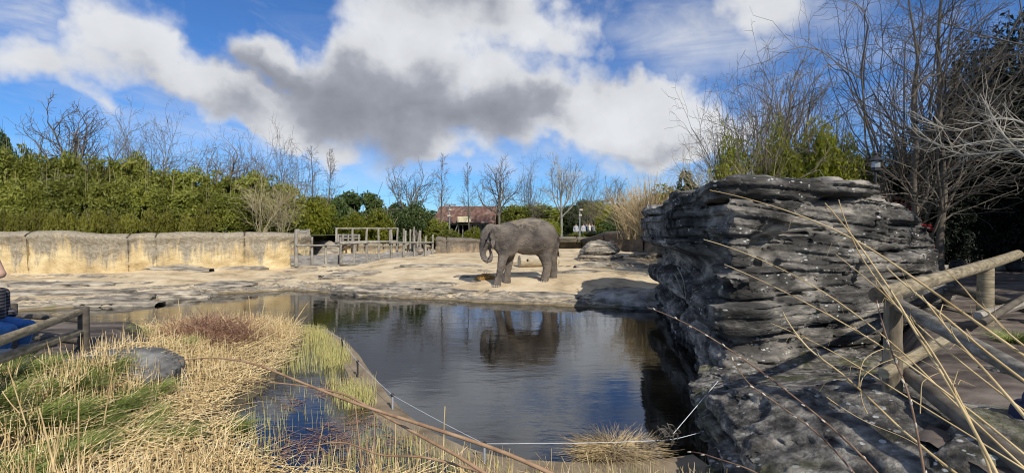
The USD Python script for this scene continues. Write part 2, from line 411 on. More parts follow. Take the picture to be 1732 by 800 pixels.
def bank_material():
    """Pale sand lying on the level parts of grey layered rock; wet and algae-stained at the waterline."""
    n = {'geo': ('geometry', {}), 'sx': ('separate_xyz', {}), 'nz': ('separate_xyz', {}), 'n1': ('noise_texture', {'scale': 0.9, 'detail': 7.0, 'roughness': 0.6}), 'n2': ('noise_texture', {'scale': 7.0, 'detail': 6.0, 'roughness': 0.65}),
         'st': ('mapping', {'scale': (0.5, 1.2, 9.0)}), 'n3': ('noise_texture', {'scale': 2.2, 'detail': 7.0, 'roughness': 0.65}),
         'sand': ('rgb_ramp', {'ramp': [(0.30, (0.27, 0.20, 0.12)), (0.46, (0.50, 0.39, 0.24)), (0.66, (0.64, 0.53, 0.355))]}),
         'rock': ('rgb_ramp', {'ramp': [(0.3, (0.055, 0.048, 0.04)), (0.5, (0.19, 0.165, 0.13)), (0.68, (0.42, 0.36, 0.27))]}),
         'slope': ('map_range', {'from_min': 0.965, 'from_max': 0.80, 'clamp': True}), 'ad': ('math', {'math_type': 'multiply_add', 'value2': 0.8}), 'cl': ('math', {'math_type': 'subtract', 'value2': 0.40, 'use_clamp': True}),
         'mx': ('mix', {}), 'wet': ('map_range', {'from_min': 0.10, 'from_max': 0.0, 'to_max': 0.75, 'clamp': True}), 'mw': ('mix', {'color2': (0.16, 0.115, 0.05)}),
         'gm': ('map_range', {'from_min': 0.66, 'from_max': 0.74, 'to_max': 0.7, 'clamp': True}), 'mg': ('mix', {'color2': (0.16, 0.17, 0.035)}), 'n4': ('noise_texture', {'scale': 0.45, 'detail': 6.0, 'roughness': 0.6}),
         'bu': ('bump', {'strength': 0.5, 'distance': 0.03}), 'p': ('principled_bsdf', {'roughness': 0.9, 'specular_ior_level': 0.2})}
    l = [('geo.position', 'sx.vector'), ('geo.true_normal', 'nz.vector'), ('geo.position', 'n1.vector'), ('geo.position', 'n2.vector'), ('geo.position', 'st.vector'), ('st.vector', 'n3.vector'), ('geo.position', 'n4.vector'),
         ('n1.fac', 'sand.fac'), ('n3.fac', 'rock.fac'), ('nz.z', 'slope.value'), ('n2.fac', 'ad.value1'), ('slope.result', 'ad.value3'), ('ad.value', 'cl.value1'), ('cl.value', 'mx.fac'), ('sand.color', 'mx.color1'), ('rock.color', 'mx.color2'),
         ('sx.z', 'wet.value'), ('n4.fac', 'gm.value'), ('gm.result', 'mg.fac'), ('mx.color', 'mg.color1'), ('mg.color', 'mw.color1'), ('wet.result', 'mw.fac'), ('n2.fac', 'bu.height'), ('bu.normal', 'p.normal'), ('mw.color', 'p.base_color')]
    return usdkit.material(stage, L + 'bank', n, l, surface='p.BSDF')


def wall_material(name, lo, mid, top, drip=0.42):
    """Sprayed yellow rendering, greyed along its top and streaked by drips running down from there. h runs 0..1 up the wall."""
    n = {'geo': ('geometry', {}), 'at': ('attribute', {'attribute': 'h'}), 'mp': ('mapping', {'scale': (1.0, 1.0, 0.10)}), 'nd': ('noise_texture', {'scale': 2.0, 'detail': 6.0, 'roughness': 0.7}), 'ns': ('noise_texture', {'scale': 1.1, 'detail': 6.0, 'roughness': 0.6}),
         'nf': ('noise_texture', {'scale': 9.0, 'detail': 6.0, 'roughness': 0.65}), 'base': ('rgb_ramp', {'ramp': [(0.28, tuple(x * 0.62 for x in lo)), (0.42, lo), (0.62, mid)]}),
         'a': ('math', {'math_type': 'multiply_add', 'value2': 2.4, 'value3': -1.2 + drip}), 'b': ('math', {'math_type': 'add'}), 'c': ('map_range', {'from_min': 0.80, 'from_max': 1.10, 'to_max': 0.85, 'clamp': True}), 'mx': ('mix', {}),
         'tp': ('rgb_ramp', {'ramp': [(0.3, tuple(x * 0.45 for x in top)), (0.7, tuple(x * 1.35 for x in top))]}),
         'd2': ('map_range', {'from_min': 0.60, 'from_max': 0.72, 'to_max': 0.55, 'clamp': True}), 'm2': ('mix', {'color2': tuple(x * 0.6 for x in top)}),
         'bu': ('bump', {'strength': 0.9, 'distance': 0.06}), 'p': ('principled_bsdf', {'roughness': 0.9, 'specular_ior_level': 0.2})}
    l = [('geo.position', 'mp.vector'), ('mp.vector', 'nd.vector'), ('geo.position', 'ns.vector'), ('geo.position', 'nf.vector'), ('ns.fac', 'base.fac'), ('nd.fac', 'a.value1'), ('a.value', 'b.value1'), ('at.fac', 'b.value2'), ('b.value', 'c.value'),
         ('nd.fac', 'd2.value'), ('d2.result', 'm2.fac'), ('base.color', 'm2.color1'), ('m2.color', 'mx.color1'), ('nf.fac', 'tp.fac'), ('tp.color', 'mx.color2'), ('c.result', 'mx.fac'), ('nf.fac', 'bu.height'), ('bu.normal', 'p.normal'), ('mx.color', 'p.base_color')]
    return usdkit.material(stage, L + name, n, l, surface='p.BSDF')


def water_material():
    n = {'geo': ('geometry', {}), 'm1': ('mapping', {'scale': (0.55, 1.5, 1.0), 'rotation': (0, 0, 0.08)}), 'n1': ('noise_texture', {'scale': 1.7, 'detail': 3.0, 'roughness': 0.5, 'distortion': 0.3}), 'm2': ('mapping', {'scale': (1.0, 2.3, 1.0), 'rotation': (0, 0, -0.12)}),
         'n2': ('noise_texture', {'scale': 4.5, 'detail': 3.0, 'roughness': 0.5}), 'n0': ('noise_texture', {'scale': 0.25, 'detail': 2.0}), 'am': ('map_range', {'from_min': 0.35, 'from_max': 0.65, 'to_min': 0.35, 'to_max': 1.0, 'clamp': True}),
         'ad': ('math', {'math_type': 'multiply_add', 'value2': 0.32}), 'mu': ('math', {'math_type': 'multiply'}), 'bu': ('bump', {'strength': 1.0, 'distance': WAVE}), 'fr': ('fresnel', {'IOR': 1.95}),
         'tr': ('transparent_bsdf', {'color': (0.62, 0.62, 0.46)}), 'gl': ('glossy_bsdf', {'color': (0.95, 0.97, 1.0), 'roughness': 0.012}), 'mx': ('mix_closure', {})}
    l = [('geo.position', 'm1.vector'), ('m1.vector', 'n1.vector'), ('geo.position', 'm2.vector'), ('m2.vector', 'n2.vector'), ('geo.position', 'n0.vector'), ('n0.fac', 'am.value'), ('n2.fac', 'ad.value1'), ('n1.fac', 'ad.value3'), ('ad.value', 'mu.value1'), ('am.result', 'mu.value2'),
         ('mu.value', 'bu.height'), ('bu.normal', 'fr.normal'), ('bu.normal', 'gl.normal'), ('fr.fac', 'mx.fac'), ('tr.BSDF', 'mx.closure1'), ('gl.BSDF', 'mx.closure2')]
    return usdkit.material(stage, L + 'water', n, l, surface='mx.closure')


WAVE = 0.0075
BANK = bank_material()
WALL = wall_material('wall_yellow', (0.50, 0.37, 0.185), (0.68, 0.54, 0.30), (0.27, 0.24, 0.19))
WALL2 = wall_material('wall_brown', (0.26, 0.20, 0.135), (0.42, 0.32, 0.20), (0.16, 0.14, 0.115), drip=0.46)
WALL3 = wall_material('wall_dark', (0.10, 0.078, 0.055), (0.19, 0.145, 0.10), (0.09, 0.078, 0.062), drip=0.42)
WATER = water_material()
MUD = surf('mud', [(0.3, (0.012, 0.015, 0.012)), (0.7, (0.028, 0.03, 0.02))], scale=1.5, rough=0.9)
SOIL = surf('soil', [(0.3, (0.05, 0.042, 0.026)), (0.7, (0.13, 0.105, 0.062))], scale=2.0)
TURF = surf('turf', [(0.3, (0.045, 0.055, 0.018)), (0.7, (0.11, 0.12, 0.04))], scale=0.7)
CLIFF = surf('cliff_rock', [(0.36, (0.020, 0.019, 0.017)), (0.46, (0.060, 0.056, 0.050)), (0.54, (0.155, 0.143, 0.125)), (0.66, (0.40, 0.36, 0.30))], scale=1.1, stretch=(0.7, 0.7, 2.2), bump=1.0, bdist=0.05, bscale=9.0, extra=lichen(0.32, size=17.0), detail=9.0)
LOWROCK = surf('foreground_rock', [(0.36, (0.022, 0.020, 0.018)), (0.46, (0.07, 0.065, 0.057)), (0.54, (0.16, 0.148, 0.127)), (0.66, (0.36, 0.33, 0.275))], scale=4.2, stretch=(1, 1, 1.6), bump=1.0, bdist=0.05, bscale=12.0, extra=lichen(0.6, size=19.0, moss=0.9), detail=8.0)
SLAB = surf('bank_rock', [(0.32, (0.06, 0.052, 0.042)), (0.46, (0.19, 0.165, 0.13)), (0.62, (0.44, 0.38, 0.285))], scale=2.5, stretch=(0.5, 0.8, 5), bump=0.7, bdist=0.03, bscale=6.0)
APRON = surf('apron_rock', [(0.36, (0.10, 0.09, 0.075)), (0.5, (0.30, 0.275, 0.24)), (0.64, (0.48, 0.44, 0.39))], scale=1.6, stretch=(0.7, 0.7, 3), bump=0.6, bdist=0.03, bscale=6.0, extra=lichen(0.0, moss=1.4))
GREYROCK = surf('slate_rock', [(0.3, (0.06, 0.06, 0.058)), (0.5, (0.14, 0.138, 0.13)), (0.7, (0.25, 0.245, 0.23))], scale=3.0, stretch=(1, 1, 3), bump=0.6, bdist=0.02)
PATH = surf('path_stone', [(0.36, (0.04, 0.031, 0.025)), (0.5, (0.105, 0.083, 0.067)), (0.66, (0.20, 0.165, 0.135))], scale=1.6, stretch=(0.6, 1.8, 1), bump=0.6, bdist=0.02)
WOOD = surf('weathered_pole', [(0.28, (0.075, 0.058, 0.035)), (0.46, (0.20, 0.165, 0.105)), (0.72, (0.40, 0.335, 0.225))], scale=7.0, stretch=(0.7, 0.7, 4.5), bump=0.5, bdist=0.008, bscale=24, detail=7)
GREYLOG = surf('grey_pole_bark', [(0.3, (0.06, 0.052, 0.042)), (0.5, (0.15, 0.135, 0.11)), (0.72, (0.30, 0.275, 0.23))], scale=9.0, stretch=(1, 1, 3), bump=0.6, bdist=0.01, bscale=24)
WOODMID = surf('brown_pole', [(0.3, (0.07, 0.055, 0.036)), (0.7, (0.24, 0.195, 0.135))], scale=6.0, stretch=(3, 3, 0.8), bump=0.5, bdist=0.008, bscale=24)
WOODDK = surf('dark_pole', [(0.3, (0.05, 0.042, 0.032)), (0.7, (0.155, 0.13, 0.10))], scale=6.0, stretch=(1, 1, 2), bump=0.5, bdist=0.008, bscale=24)
WOODCUT = surf('sawn_end', [(0.3, (0.035, 0.03, 0.024)), (0.7, (0.10, 0.085, 0.065))], scale=20.0)
WOODLT = surf('sawn_wood', [(0.3, (0.22, 0.18, 0.11)), (0.7, (0.50, 0.43, 0.29))], scale=8.0, stretch=(1, 3, 3), bump=0.4, bdist=0.006)
GREYWOOD = surf('grey_timber', [(0.3, (0.13, 0.122, 0.112)), (0.55, (0.25, 0.24, 0.225)), (0.75, (0.38, 0.365, 0.345))], scale=3.0, stretch=(1, 1, 7), bump=0.5, bdist=0.01, bscale=12, random_tint=0.18)
GREYPOLE = surf('grey_pole', [(0.3, (0.14, 0.125, 0.10)), (0.7, (0.36, 0.33, 0.275))], scale=5.0, stretch=(1, 1, 0.5), bump=0.4, bdist=0.01, random_tint=0.15)
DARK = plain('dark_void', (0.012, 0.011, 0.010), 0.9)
BARK = surf('twig_bark', [(0.3, (0.085, 0.072, 0.055)), (0.7, (0.20, 0.17, 0.13))], scale=4.0, coords='obj', bump=0.2, random_tint=0.25)
BARKPALE = surf('pale_bark', [(0.3, (0.20, 0.185, 0.15)), (0.7, (0.42, 0.39, 0.32))], scale=4.0, coords='obj', bump=0.2, random_tint=0.15)
BARKDK = surf('dark_bark', [(0.3, (0.045, 0.04, 0.032)), (0.7, (0.12, 0.105, 0.085))], scale=4.0, coords='obj', bump=0.2)
BARKTW = surf('brown_bark', [(0.3, (0.07, 0.058, 0.045)), (0.7, (0.17, 0.145, 0.11))], scale=4.0, coords='obj', bump=0.2)
BARKSTRAW = surf('cane_bark', [(0.3, (0.25, 0.20, 0.11)), (0.7, (0.46, 0.39, 0.24))], scale=4.0, coords='obj', bump=0.2)
LEAF = leaf_mat('bamboo_leaf', (0.17, 0.185, 0.028), (0.46, 0.45, 0.085))
LEAFBR = leaf_mat('bright_leaf', (0.20, 0.22, 0.02), (0.55, 0.54, 0.06), trans=0.5)
LEAFDK = leaf_mat('evergreen_leaf', (0.06, 0.09, 0.024), (0.20, 0.25, 0.07), trans=0.25)
LEAFYL = leaf_mat('golden_leaf', (0.17, 0.165, 0.022), (0.42, 0.39, 0.07))
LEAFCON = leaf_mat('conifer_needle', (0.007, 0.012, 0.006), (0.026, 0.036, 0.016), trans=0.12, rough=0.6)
LEAFTAN = leaf_mat('tan_blade', (0.28, 0.21, 0.10), (0.52, 0.42, 0.24), trans=0.3)
LEAFRED = leaf_mat('copper_leaf', (0.09, 0.02, 0.015), (0.22, 0.05, 0.03), trans=0.25)
BLOOM = plain('red_bloom', (0.38, 0.03, 0.03), 0.6)
GRASS = straw_mat('green_blade', [(0.0, (0.05, 0.085, 0.015)), (0.4, (0.13, 0.18, 0.035)), (0.75, (0.26, 0.28, 0.08)), (1.0, (0.5, 0.43, 0.2))])
STRAW = straw_mat('dry_straw', [(0.0, (0.13, 0.085, 0.035)), (0.28, (0.42, 0.29, 0.13)), (0.6, (0.68, 0.52, 0.26)), (1.0, (0.84, 0.72, 0.46))])
TANST = straw_mat('tan_straw', [(0.0, (0.16, 0.11, 0.05)), (0.5, (0.40, 0.30, 0.16)), (1.0, (0.60, 0.48, 0.28))])
STUB = straw_mat('reed_stub', [(0.0, (0.20, 0.15, 0.06)), (0.4, (0.48, 0.42, 0.17)), (0.75, (0.42, 0.44, 0.14)), (1.0, (0.70, 0.58, 0.30))])
RUST = straw_mat('rusty_twig', [(0.0, (0.13, 0.065, 0.04)), (0.6, (0.28, 0.15, 0.095)), (1.0, (0.45, 0.32, 0.2))])
REEDSTEM = surf('tan_stem', [(0.3, (0.30, 0.20, 0.085)), (0.7, (0.66, 0.51, 0.27))], scale=5.0, bump=0.1)
BROWNSTEM = surf('brown_stem', [(0.3, (0.20, 0.11, 0.055)), (0.7, (0.46, 0.30, 0.18))], scale=7.0, bump=0.15)
BUDTWIG = surf('budded_twig', [(0.3, (0.10, 0.05, 0.035)), (0.7, (0.28, 0.19, 0.12))], scale=15.0, bump=0.1)
BUD = plain('bud', (0.55, 0.47, 0.36), 0.5)
WIRE = plain('wire_steel', (0.62, 0.64, 0.66), 0.35)
PLASTIC = plain('black_post', (0.03, 0.03, 0.032), 0.5)
STEEL = plain('grey_post', (0.28, 0.30, 0.33), 0.4)

# ------------------------------------------------------------------ the setting: pond, far bank, near bank, paths
SHORE = np.array([[-60, 15.0], [-22, 14.3], [-15.4, 14.6], [-13.6, 15.9], [-12.5, 17.2], [-11.8, 18.5], [-9.2, 19.8], [-7.2, 18.8], [-3.6, 17.3], [-1.8, 16.6], [-0.3, 16.2], [2.6, 15.4], [5.4, 14.9], [30, 14.5]])


def shore(x):
    return np.interp(x, SHORE[:, 0], SHORE[:, 1]) + 0.5 * (fbm(np.stack([x * 0.9, x * 0 + 3.3, x * 0], -1), 4, 5) - 0.5)


def far_z(X, Y):
    d = Y - shore(X)
    b = np.interp(d, [-8, -1.5, -0.3, 0, 0.14, 0.45, 1.6, 2.6, 7, 14, 25, 60], [-1.3, -0.7, -0.15, -0.02, 0.14, 0.22, 0.31, 0.42, 0.74, 1.02, 1.18, 1.3])
    p2 = np.stack([X * 0.45, Y * 0.9, X * 0], -1)
    b = b + 0.22 * (fbm(p2, 5, 11) - 0.5) * ss(0.1, 2.0, d) * np.where(d > 9, 0.8, 1)
    # beds of rock: risers and treads
    w = 0.10 * (fbm(np.stack([X * 0.35, Y * 0.35, X * 0], -1), 3, 2) - 0.5) + 0.05 * (fbm(np.stack([X * 2.2, Y * 2.2, X * 0], -1), 4, 9) - 0.5)
    step = 0.135
    q = (b + w) / step; fl = np.floor(q); fr = q - fl
    t = (fl + ss(0.62, 0.98, fr) + 0.10 * fr) * step / 1.05 - w * 0.55
    m = ss(0.36, 0.52, noise(np.stack([X * 0.22, Y * 0.35, X * 0], -1), 21)) * 0.75 + 0.3
    m = m * (1 - 0.75 * ss(6, 12, d)) * ss(-0.4, 0.1, d)
    z = b * (1 - m) + t * m
    e = np.exp(-(((X - 0.3) / 2.4) ** 2 + ((Y - 18.8) / 1.5) ** 2) ** 2)          # where the elephant stands
    z = z * (1 - e) + (0.385 + 0.115 * (Y - 18.1)) * e
    # ragged eroded little cliff along the water
    near = ss(-0.2, 0.15, d) * (1 - ss(0.5, 1.6, d))
    z = z + near * 0.19 * (fbm(np.stack([X * 3.2 + Y * 2.0, Y * 2.4 - X, X * 0], -1), 4, 31) - 0.5) * 2
    return z + 0.025 * (fbm(np.stack([X * 4.0, Y * 4.0, X * 0], -1), 4, 7) - 0.5)


xs = np.arange(-34, 16.0, 0.075)
ys = np.r_[np.arange(11.5, 14.2, 0.3), np.arange(14.2, 21.5, 0.04), np.arange(21.5, 27, 0.08), np.arange(27, 42.1, 0.2)]
obj('far_bank', grid_mesh(xs, ys, far_z), BANK, kind='structure', smooth=True)

v, f = grid_mesh(np.linspace(-60, 40, 2), np.linspace(1, 24, 2), lambda X, Y: X * 0)
obj('water', (v, f), WATER, kind='structure')
v, f = grid_mesh(np.linspace(-1500, 1500, 31), np.linspace(-1500, 1500, 31), lambda X, Y: X * 0 - 1.35)
obj('pond_bed', (v, f), MUD, kind='structure')

EDGE = np.array([[4.0, 2.1], [4.45, 0.4], [4.6, -1.2], [5.0, -2.7], [5.7, -3.5], [6.9, -4.0], [8.2, -4.2], [9.5, -4.45], [10.6, -4.7], [11.6, -5.3], [12.0, -6.0]])   # y, x of the near waterline


def near_d(X, Y):
    """Metres inland of the near bank's waterline."""
    poly = Polygon([(4, -30), (4, 3.2)] + [(x, y) for y, x in EDGE] + [(-8, 11.6), (-12, 11.2), (-40, 11.0), (-40, -30)])
    pts = shapely.points(X.ravel(), Y.ravel())
    dd = shapely.distance(poly.exterior, pts)
    ins = shapely.contains_xy(poly, X.ravel(), Y.ravel())
    return np.where(ins, dd, -dd).reshape(X.shape)


def near_z(X, Y):
    d = near_d(X, Y) + 0.5 * (fbm(np.stack([X * 1.3, Y * 1.3, X * 0], -1), 3, 14) - 0.5)
    z = np.interp(d, [-3, -1.0, -0.3, 0, 0.4, 1.2, 2.2, 3.5, 6], [-1.1, -0.55, -0.14, 0.0, 0.10, 0.20, 0.28, 0.34, 0.36])
    z = z + ss(0.2, 1.5, d) * np.maximum(0.46 * (1 - ss(6.6, 9.2, Y)) * (1 - ss(-5.6, -4.2, X)), 0.55 * (1 - ss(1.2, 3.9, Y)))
    return z + 0.10 * (fbm(np.stack([X * 1.6, Y * 1.6, X * 0], -1), 4, 4) - 0.5) * ss(-0.2, 0.5, d)


obj('near_bank', grid_mesh(np.arange(-20, 3.9, 0.12), np.arange(-6, 13, 0.12), near_z), SOIL, kind='structure', smooth=True)

# left path inside the rustic fence
v, f = grid_mesh(np.linspace(-14, -5.55, 50), np.linspace(4.0, 8.8, 40), lambda X, Y: 0.80 + 0.03 * (fbm(np.stack([X * 2, Y * 2, X * 0], -1), 3, 8) - 0.5) - 0.6 * ss(-6.3, -5.6, X + 0.35 * (7 - Y) * 0 - 0.45 * (7 - Y)) )
obj('left_path', (v, f), PATH, kind='structure', smooth=True)


def right_z(X, Y):
    z = 0.95 + 0.05 * (fbm(np.stack([X * 0.8, Y * 0.8, X * 0], -1), 4, 3) - 0.5)
    z = z - 0.12 * (1 - ss(0.80, 0.90, X / np.maximum(Y, 1))) - 0.62 * ss(4.5, 7.0, Y) * (1 - ss(0.78, 0.88, X / np.maximum(Y, 1)))     # falls away towards the foot of the cliff
    z = z - 1.7 * (1 - ss(0.0, 0.5, X - np.interp(Y, [5.5, 7.2, 9, 11, 14, 16], [3.2, 4.0, 4.4, 4.9, 5.4, 6.0]))) * ss(5.8, 7.4, Y)
    # flat stones: thin steps along wandering joints
    a = np.stack([X * 0.55 + 0.2 * Y, Y * 1.9, X * 0], -1)
    n_ = fbm(a, 3, 6) * 5.0
    fr = n_ - np.floor(n_)
    z = z + 0.045 * (ss(0.0, 0.12, fr) - 0.5 * fr)
    return z


obj('right_path', grid_mesh(np.arange(3.0, 24, 0.09), np.arange(0.5, 19.5, 0.09), right_z), PATH, kind='structure', smooth=True)
obj('viewing_ground', grid_mesh(np.linspace(-60, 60, 61), np.linspace(-40, 0.6, 31), lambda X, Y: 0.93 + X * 0), PATH, kind='structure')

# planted ground behind the walls, rising right behind the cliff
def plant_z(X, Y):
    left = 2.30 * (1 - ss(-11.5, -9.5, X + 0.12 * (Y - 24)))
    back = 1.55 * ss(31, 35, Y)
    right = (1.2 + 1.4 * ss(5.5, 9.0, X)) * ss(3.5, 6, X) * ss(14.5, 17.5, Y) 
    return np.maximum(np.maximum(left, back), right) + 0.25 * (fbm(np.stack([X * 0.3, Y * 0.3, X * 0], -1), 3, 40) - 0.5) - 0.12


def band(name, pts_lo, pts_hi, n, zf, mat):
    """Ground strip between two plan polylines."""
    a, b = smooth_line(pts_lo, n), smooth_line(pts_hi, n)
    t = np.linspace(0, 1, 24)[None, :, None]
    g = a[:, None] * (1 - t) + b[:, None] * t
    X, Y = g[..., 0], g[..., 1]
    v = np.stack([X, Y, zf(X, Y)], -1).reshape(-1, 3)
    i, j = np.meshgrid(np.arange(n - 1), np.arange(23), indexing='ij'); q = (i * 24 + j).ravel()
    return obj(name, (v, np.stack([q, q + 24, q + 25, q + 1], 1)[:, ::-1]), mat, kind='structure', smooth=True)


WALLLINE = [(-44, 20.6), (-30, 20.4), (-21, 20.6), (-18.0, 20.9), (-15.0, 22.0), (-13.0, 23.0), (-11.4, 24.2), (-10.9, 25.6)]
band('planting_bank', [(x, y + 0.35) for x, y in WALLLINE] + [(-11.0, 30), (-10.5, 60)], [(-90, 25), (-85, 40), (-80, 60), (-70, 80), (-50, 95), (-30, 100), (-20, 100), (-18, 100), (-15, 100), (-12, 100)], 60, lambda X, Y: 2.22 + 0.15 * (fbm(np.stack([X * .3, Y * .3, X * 0], -1), 3, 2) - 0.5), TURF)
obj('back_ground', grid_mesh(np.linspace(-80, 120, 80), np.r_[np.linspace(36.5, 60, 20), np.linspace(66, 900, 20)], lambda X, Y: 1.62 + 0.2 * (fbm(np.stack([X * .2, Y * .2, X * 0], -1), 3, 12) - 0.5)), TURF, kind='structure', smooth=True)
obj('right_hill', grid_mesh(np.linspace(4.6, 60, 70), np.linspace(12.2, 60, 70), lambda X, Y: np.interp(X - 0.32 * np.maximum(Y - 14, 0), [4.6, 5.4, 7.5, 9.5, 11, 12.5, 60], [0.2, 1.0, 2.5, 2.6, 1.6, 0.85, 0.85]) * ss(11.5, 15.5, Y) * (1 - 0.35 * ss(24, 36, Y)) + 0.2 * (fbm(np.stack([X * .5, Y * .5, X * 0], -1), 3, 13) - 0.5) - 0.1), SOIL, kind='structure', smooth=True)

# submerged concrete ledge along the reed bed
LEDGE = np.array([P(536, 553, 11.9), P(566, 575, 10.75), P(592, 603, 9.35), P(612, 636, 8.1), P(645, 682, 6.85), P(700, 733, 5.85), P(770, 768, 5.3), P(860, 790, 5.0), P(980, 797, 4.9), P(1100, 790, 4.95), P(1190, 775, 5.1)])[:, :2]
c = smooth_line(LEDGE, 90)
tn = np.gradient(c, axis=0); tn /= np.linalg.norm(tn, axis=1, keepdims=True); nr = np.stack([-tn[:, 1], tn[:, 0]], 1)
prof = [(-0.26, -1.3), (-0.25, -0.05), (-0.20, 0.002), (0.16, 0.008), (0.25, -0.05), (0.27, -1.3)]
v = np.stack([np.c_[c + nr * (o + 0.03 * (noise(np.c_[c * 1.7, c[:, :1] * 0 + o]) - 0.5)[:, None]), z + 0.016 * (fbm(np.c_[c * 2.3, c[:, :1] * 0 + o * 3], 3, 3) - 0.5)] for o, z in prof], 1)
m = len(prof); i, j = np.meshgrid(np.arange(len(c) - 1), np.arange(m - 1), indexing='ij'); q = (i * m + j).ravel()
LEDGEMAT = surf('ledge_concrete', [(0.3, (0.14, 0.105, 0.065)), (0.7, (0.32, 0.255, 0.17))], scale=2.5, bump=0.4)
obj('pond_ledge', (v.reshape(-1, 3), np.stack([q, q + 1, q + m + 1, q + m], 1)), LEDGEMAT, smooth=40, label='narrow submerged concrete ledge curving between the reed bed and the open pond', cat='ledge')

# ------------------------------------------------------------------ moulded rendered walls, one part for each section between two grooves
def wall(name, label, pts, cuts, top, bottom, mat, thick=0.5, amp=0.10, seed=0, group=None):
    t = thing(name, label, 'wall', group=group)
    ln = smooth_line(np.asarray(pts, float), 400)
    s = np.linspace(0, 1, 400)
    for k in range(len(cuts) - 1):
        n = max(8, int((cuts[k + 1] - cuts[k]) * np.sum(np.linalg.norm(np.diff(ln, axis=0), axis=1)) / 0.09))
        u = np.linspace(cuts[k], cuts[k + 1], n)
        c = np.stack([np.interp(u, s, ln[:, 0]), np.interp(u, s, ln[:, 1])], 1)
        tg = np.gradient(c, axis=0); tg /= np.linalg.norm(tg, axis=1, keepdims=True); nr = np.stack([tg[:, 1], -tg[:, 0]], 1)
        e = np.minimum(u - cuts[k], cuts[k + 1] - u) / (cuts[k + 1] - cuts[k]) * n * 0.09       # metres from the groove
        round_ = 0.05 * (1 - ss(0.0, 0.07, e))
        nz = 26
        hh = np.linspace(0, 1, nz)
        zt = np.interp(u, np.linspace(0, 1, len(top)), top) + 0.26 * (fbm(np.stack([c[:, 0] * 0.5, c[:, 1] * 0.5, u * 0], -1), 4, seed) - 0.5) - 0.04 * (1 - ss(0, 0.15, e))
        zb = np.interp(u, np.linspace(0, 1, len(bottom)), bottom)
        rows, hv = [], []
        for h in hh:
            z = zb + (zt - zb) * h
            p3 = np.stack([c[:, 0], c[:, 1], z], -1)
            o = amp * 2 * (fbm(p3 * np.array([0.8, 0.8, 1.4]) + seed, 4, seed) - 0.5) + 0.05 * (fbm(p3 * np.array([3, 3, 9.0]) + seed, 3, seed + 1) - 0.5) * 2 - round_ + 0.10 * ss(0.70, 0.9, h) - 0.30 * ss(0.90, 1.0, h) ** 2
            rows.append(np.c_[c + nr * o[:, None], z]); hv.append(np.full(n, h))
        rows.append(np.c_[c - nr * thick, zt - 0.05]); hv.append(np.full(n, 1.0))
        rows.append(np.c_[c - nr * thick, zb]); hv.append(np.full(n, 1.0))
        V = np.stack(rows, 0); R = len(rows)
        i, j = np.meshgrid(np.arange(R - 1), np.arange(n - 1), indexing='ij'); q = (i * n + j).ravel()
        f = np.stack([q, q + 1, q + n + 1, q + n], 1)
        capL = [[r * n for r in range(R)]]; capR = [[r * n + n - 1 for r in range(R)]]
        tri = [[capL[0][0], capL[0][r + 1], capL[0][r]] for r in range(1, R - 1)] + [[capR[0][0], capR[0][r], capR[0][r + 1]] for r in range(1, R - 1)]
        V2, F2 = join([(V.reshape(-1, 3), f)]); F2 = np.vstack([F2, tri])
        obj('wall_section', (V2, F2), mat, t, smooth=True, prim_h=np.concatenate(hv))
    return t


wall('rendered_wall', 'long ochre rendered wall with grey drip-stained top along the left bank', WALLLINE, [0, 0.33, 0.425, 0.60, 0.655, 0.77, 0.80, 0.90, 1.0], [2.62, 2.6, 2.62, 2.58, 2.5, 2.42, 2.46, 2.35], [-0.2, 0, 0.1, 0.2, 0.35, 0.4, 0.4, 0.5], WALL, seed=1)
wall('rendered_wall', 'low ochre wall with grey top seen through the posts of the timber barrier', [(-13.2, 29.5), (-10, 30.5), (-7.2, 31.3), (-5.6, 32.5)], [0, 0.16, 0.3, 0.46, 0.6, 0.72, 0.86, 1], [1.85, 1.75, 1.7, 1.65, 1.7, 1.55], [0.5, 0.5], WALL, seed=5)
wall('rendered_wall', 'short tan wall between the timber barrier and the head of the elephant', [(-5.05, 31.2), (-3.8, 31.3), (-2.4, 33.0), (-1.0, 36)], [0, 0.10, 0.55, 1], [2.05, 2.0, 1.9, 1.75], [0.5, 0.5], WALL2, seed=9)
wall('rendered_wall', 'distant tan wall with dark streaks behind the rump of the elephant', [(-1.2, 36.2), (1.5, 36.8), (4.5, 37.5), (6.8, 37.8)], [0, 0.35, 0.62, 0.8, 1], [1.75, 1.95, 2.0, 2.0], [0.6, 0.6], WALL2, seed=12)
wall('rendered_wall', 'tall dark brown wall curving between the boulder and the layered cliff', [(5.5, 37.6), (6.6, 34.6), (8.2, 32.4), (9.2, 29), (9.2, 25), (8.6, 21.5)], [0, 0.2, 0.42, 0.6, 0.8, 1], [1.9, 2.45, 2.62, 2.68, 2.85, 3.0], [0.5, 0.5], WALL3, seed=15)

# ------------------------------------------------------------------ layered cliff and boulders
def sd_poly(poly, X, Y):
    g = Polygon(poly); pts = shapely.points(X.ravel(), Y.ravel())
    d = shapely.distance(g.exterior, pts); ins = shapely.contains_xy(g, X.ravel(), Y.ravel())
    return np.where(ins, -d, d).reshape(X.shape)


def bed_of(p, seed, beds, dip):
    X, Y, Z = p[..., 0], p[..., 1], p[..., 2]
    zw = Z + dip[0] * X + dip[1] * Y + 0.20 * (fbm(p * 0.5, 3, seed) - 0.5) + 0.05 * (fbm(p * np.array([1.6, 1.6, 0.8]), 3, seed + 1) - 0.5)
    k = np.searchsorted(beds, zw.ravel()).reshape(zw.shape)
    b = np.r_[beds[0] - 1, beds, beds[-1] + 1]
    return zw, k, b[k], b[k + 1]


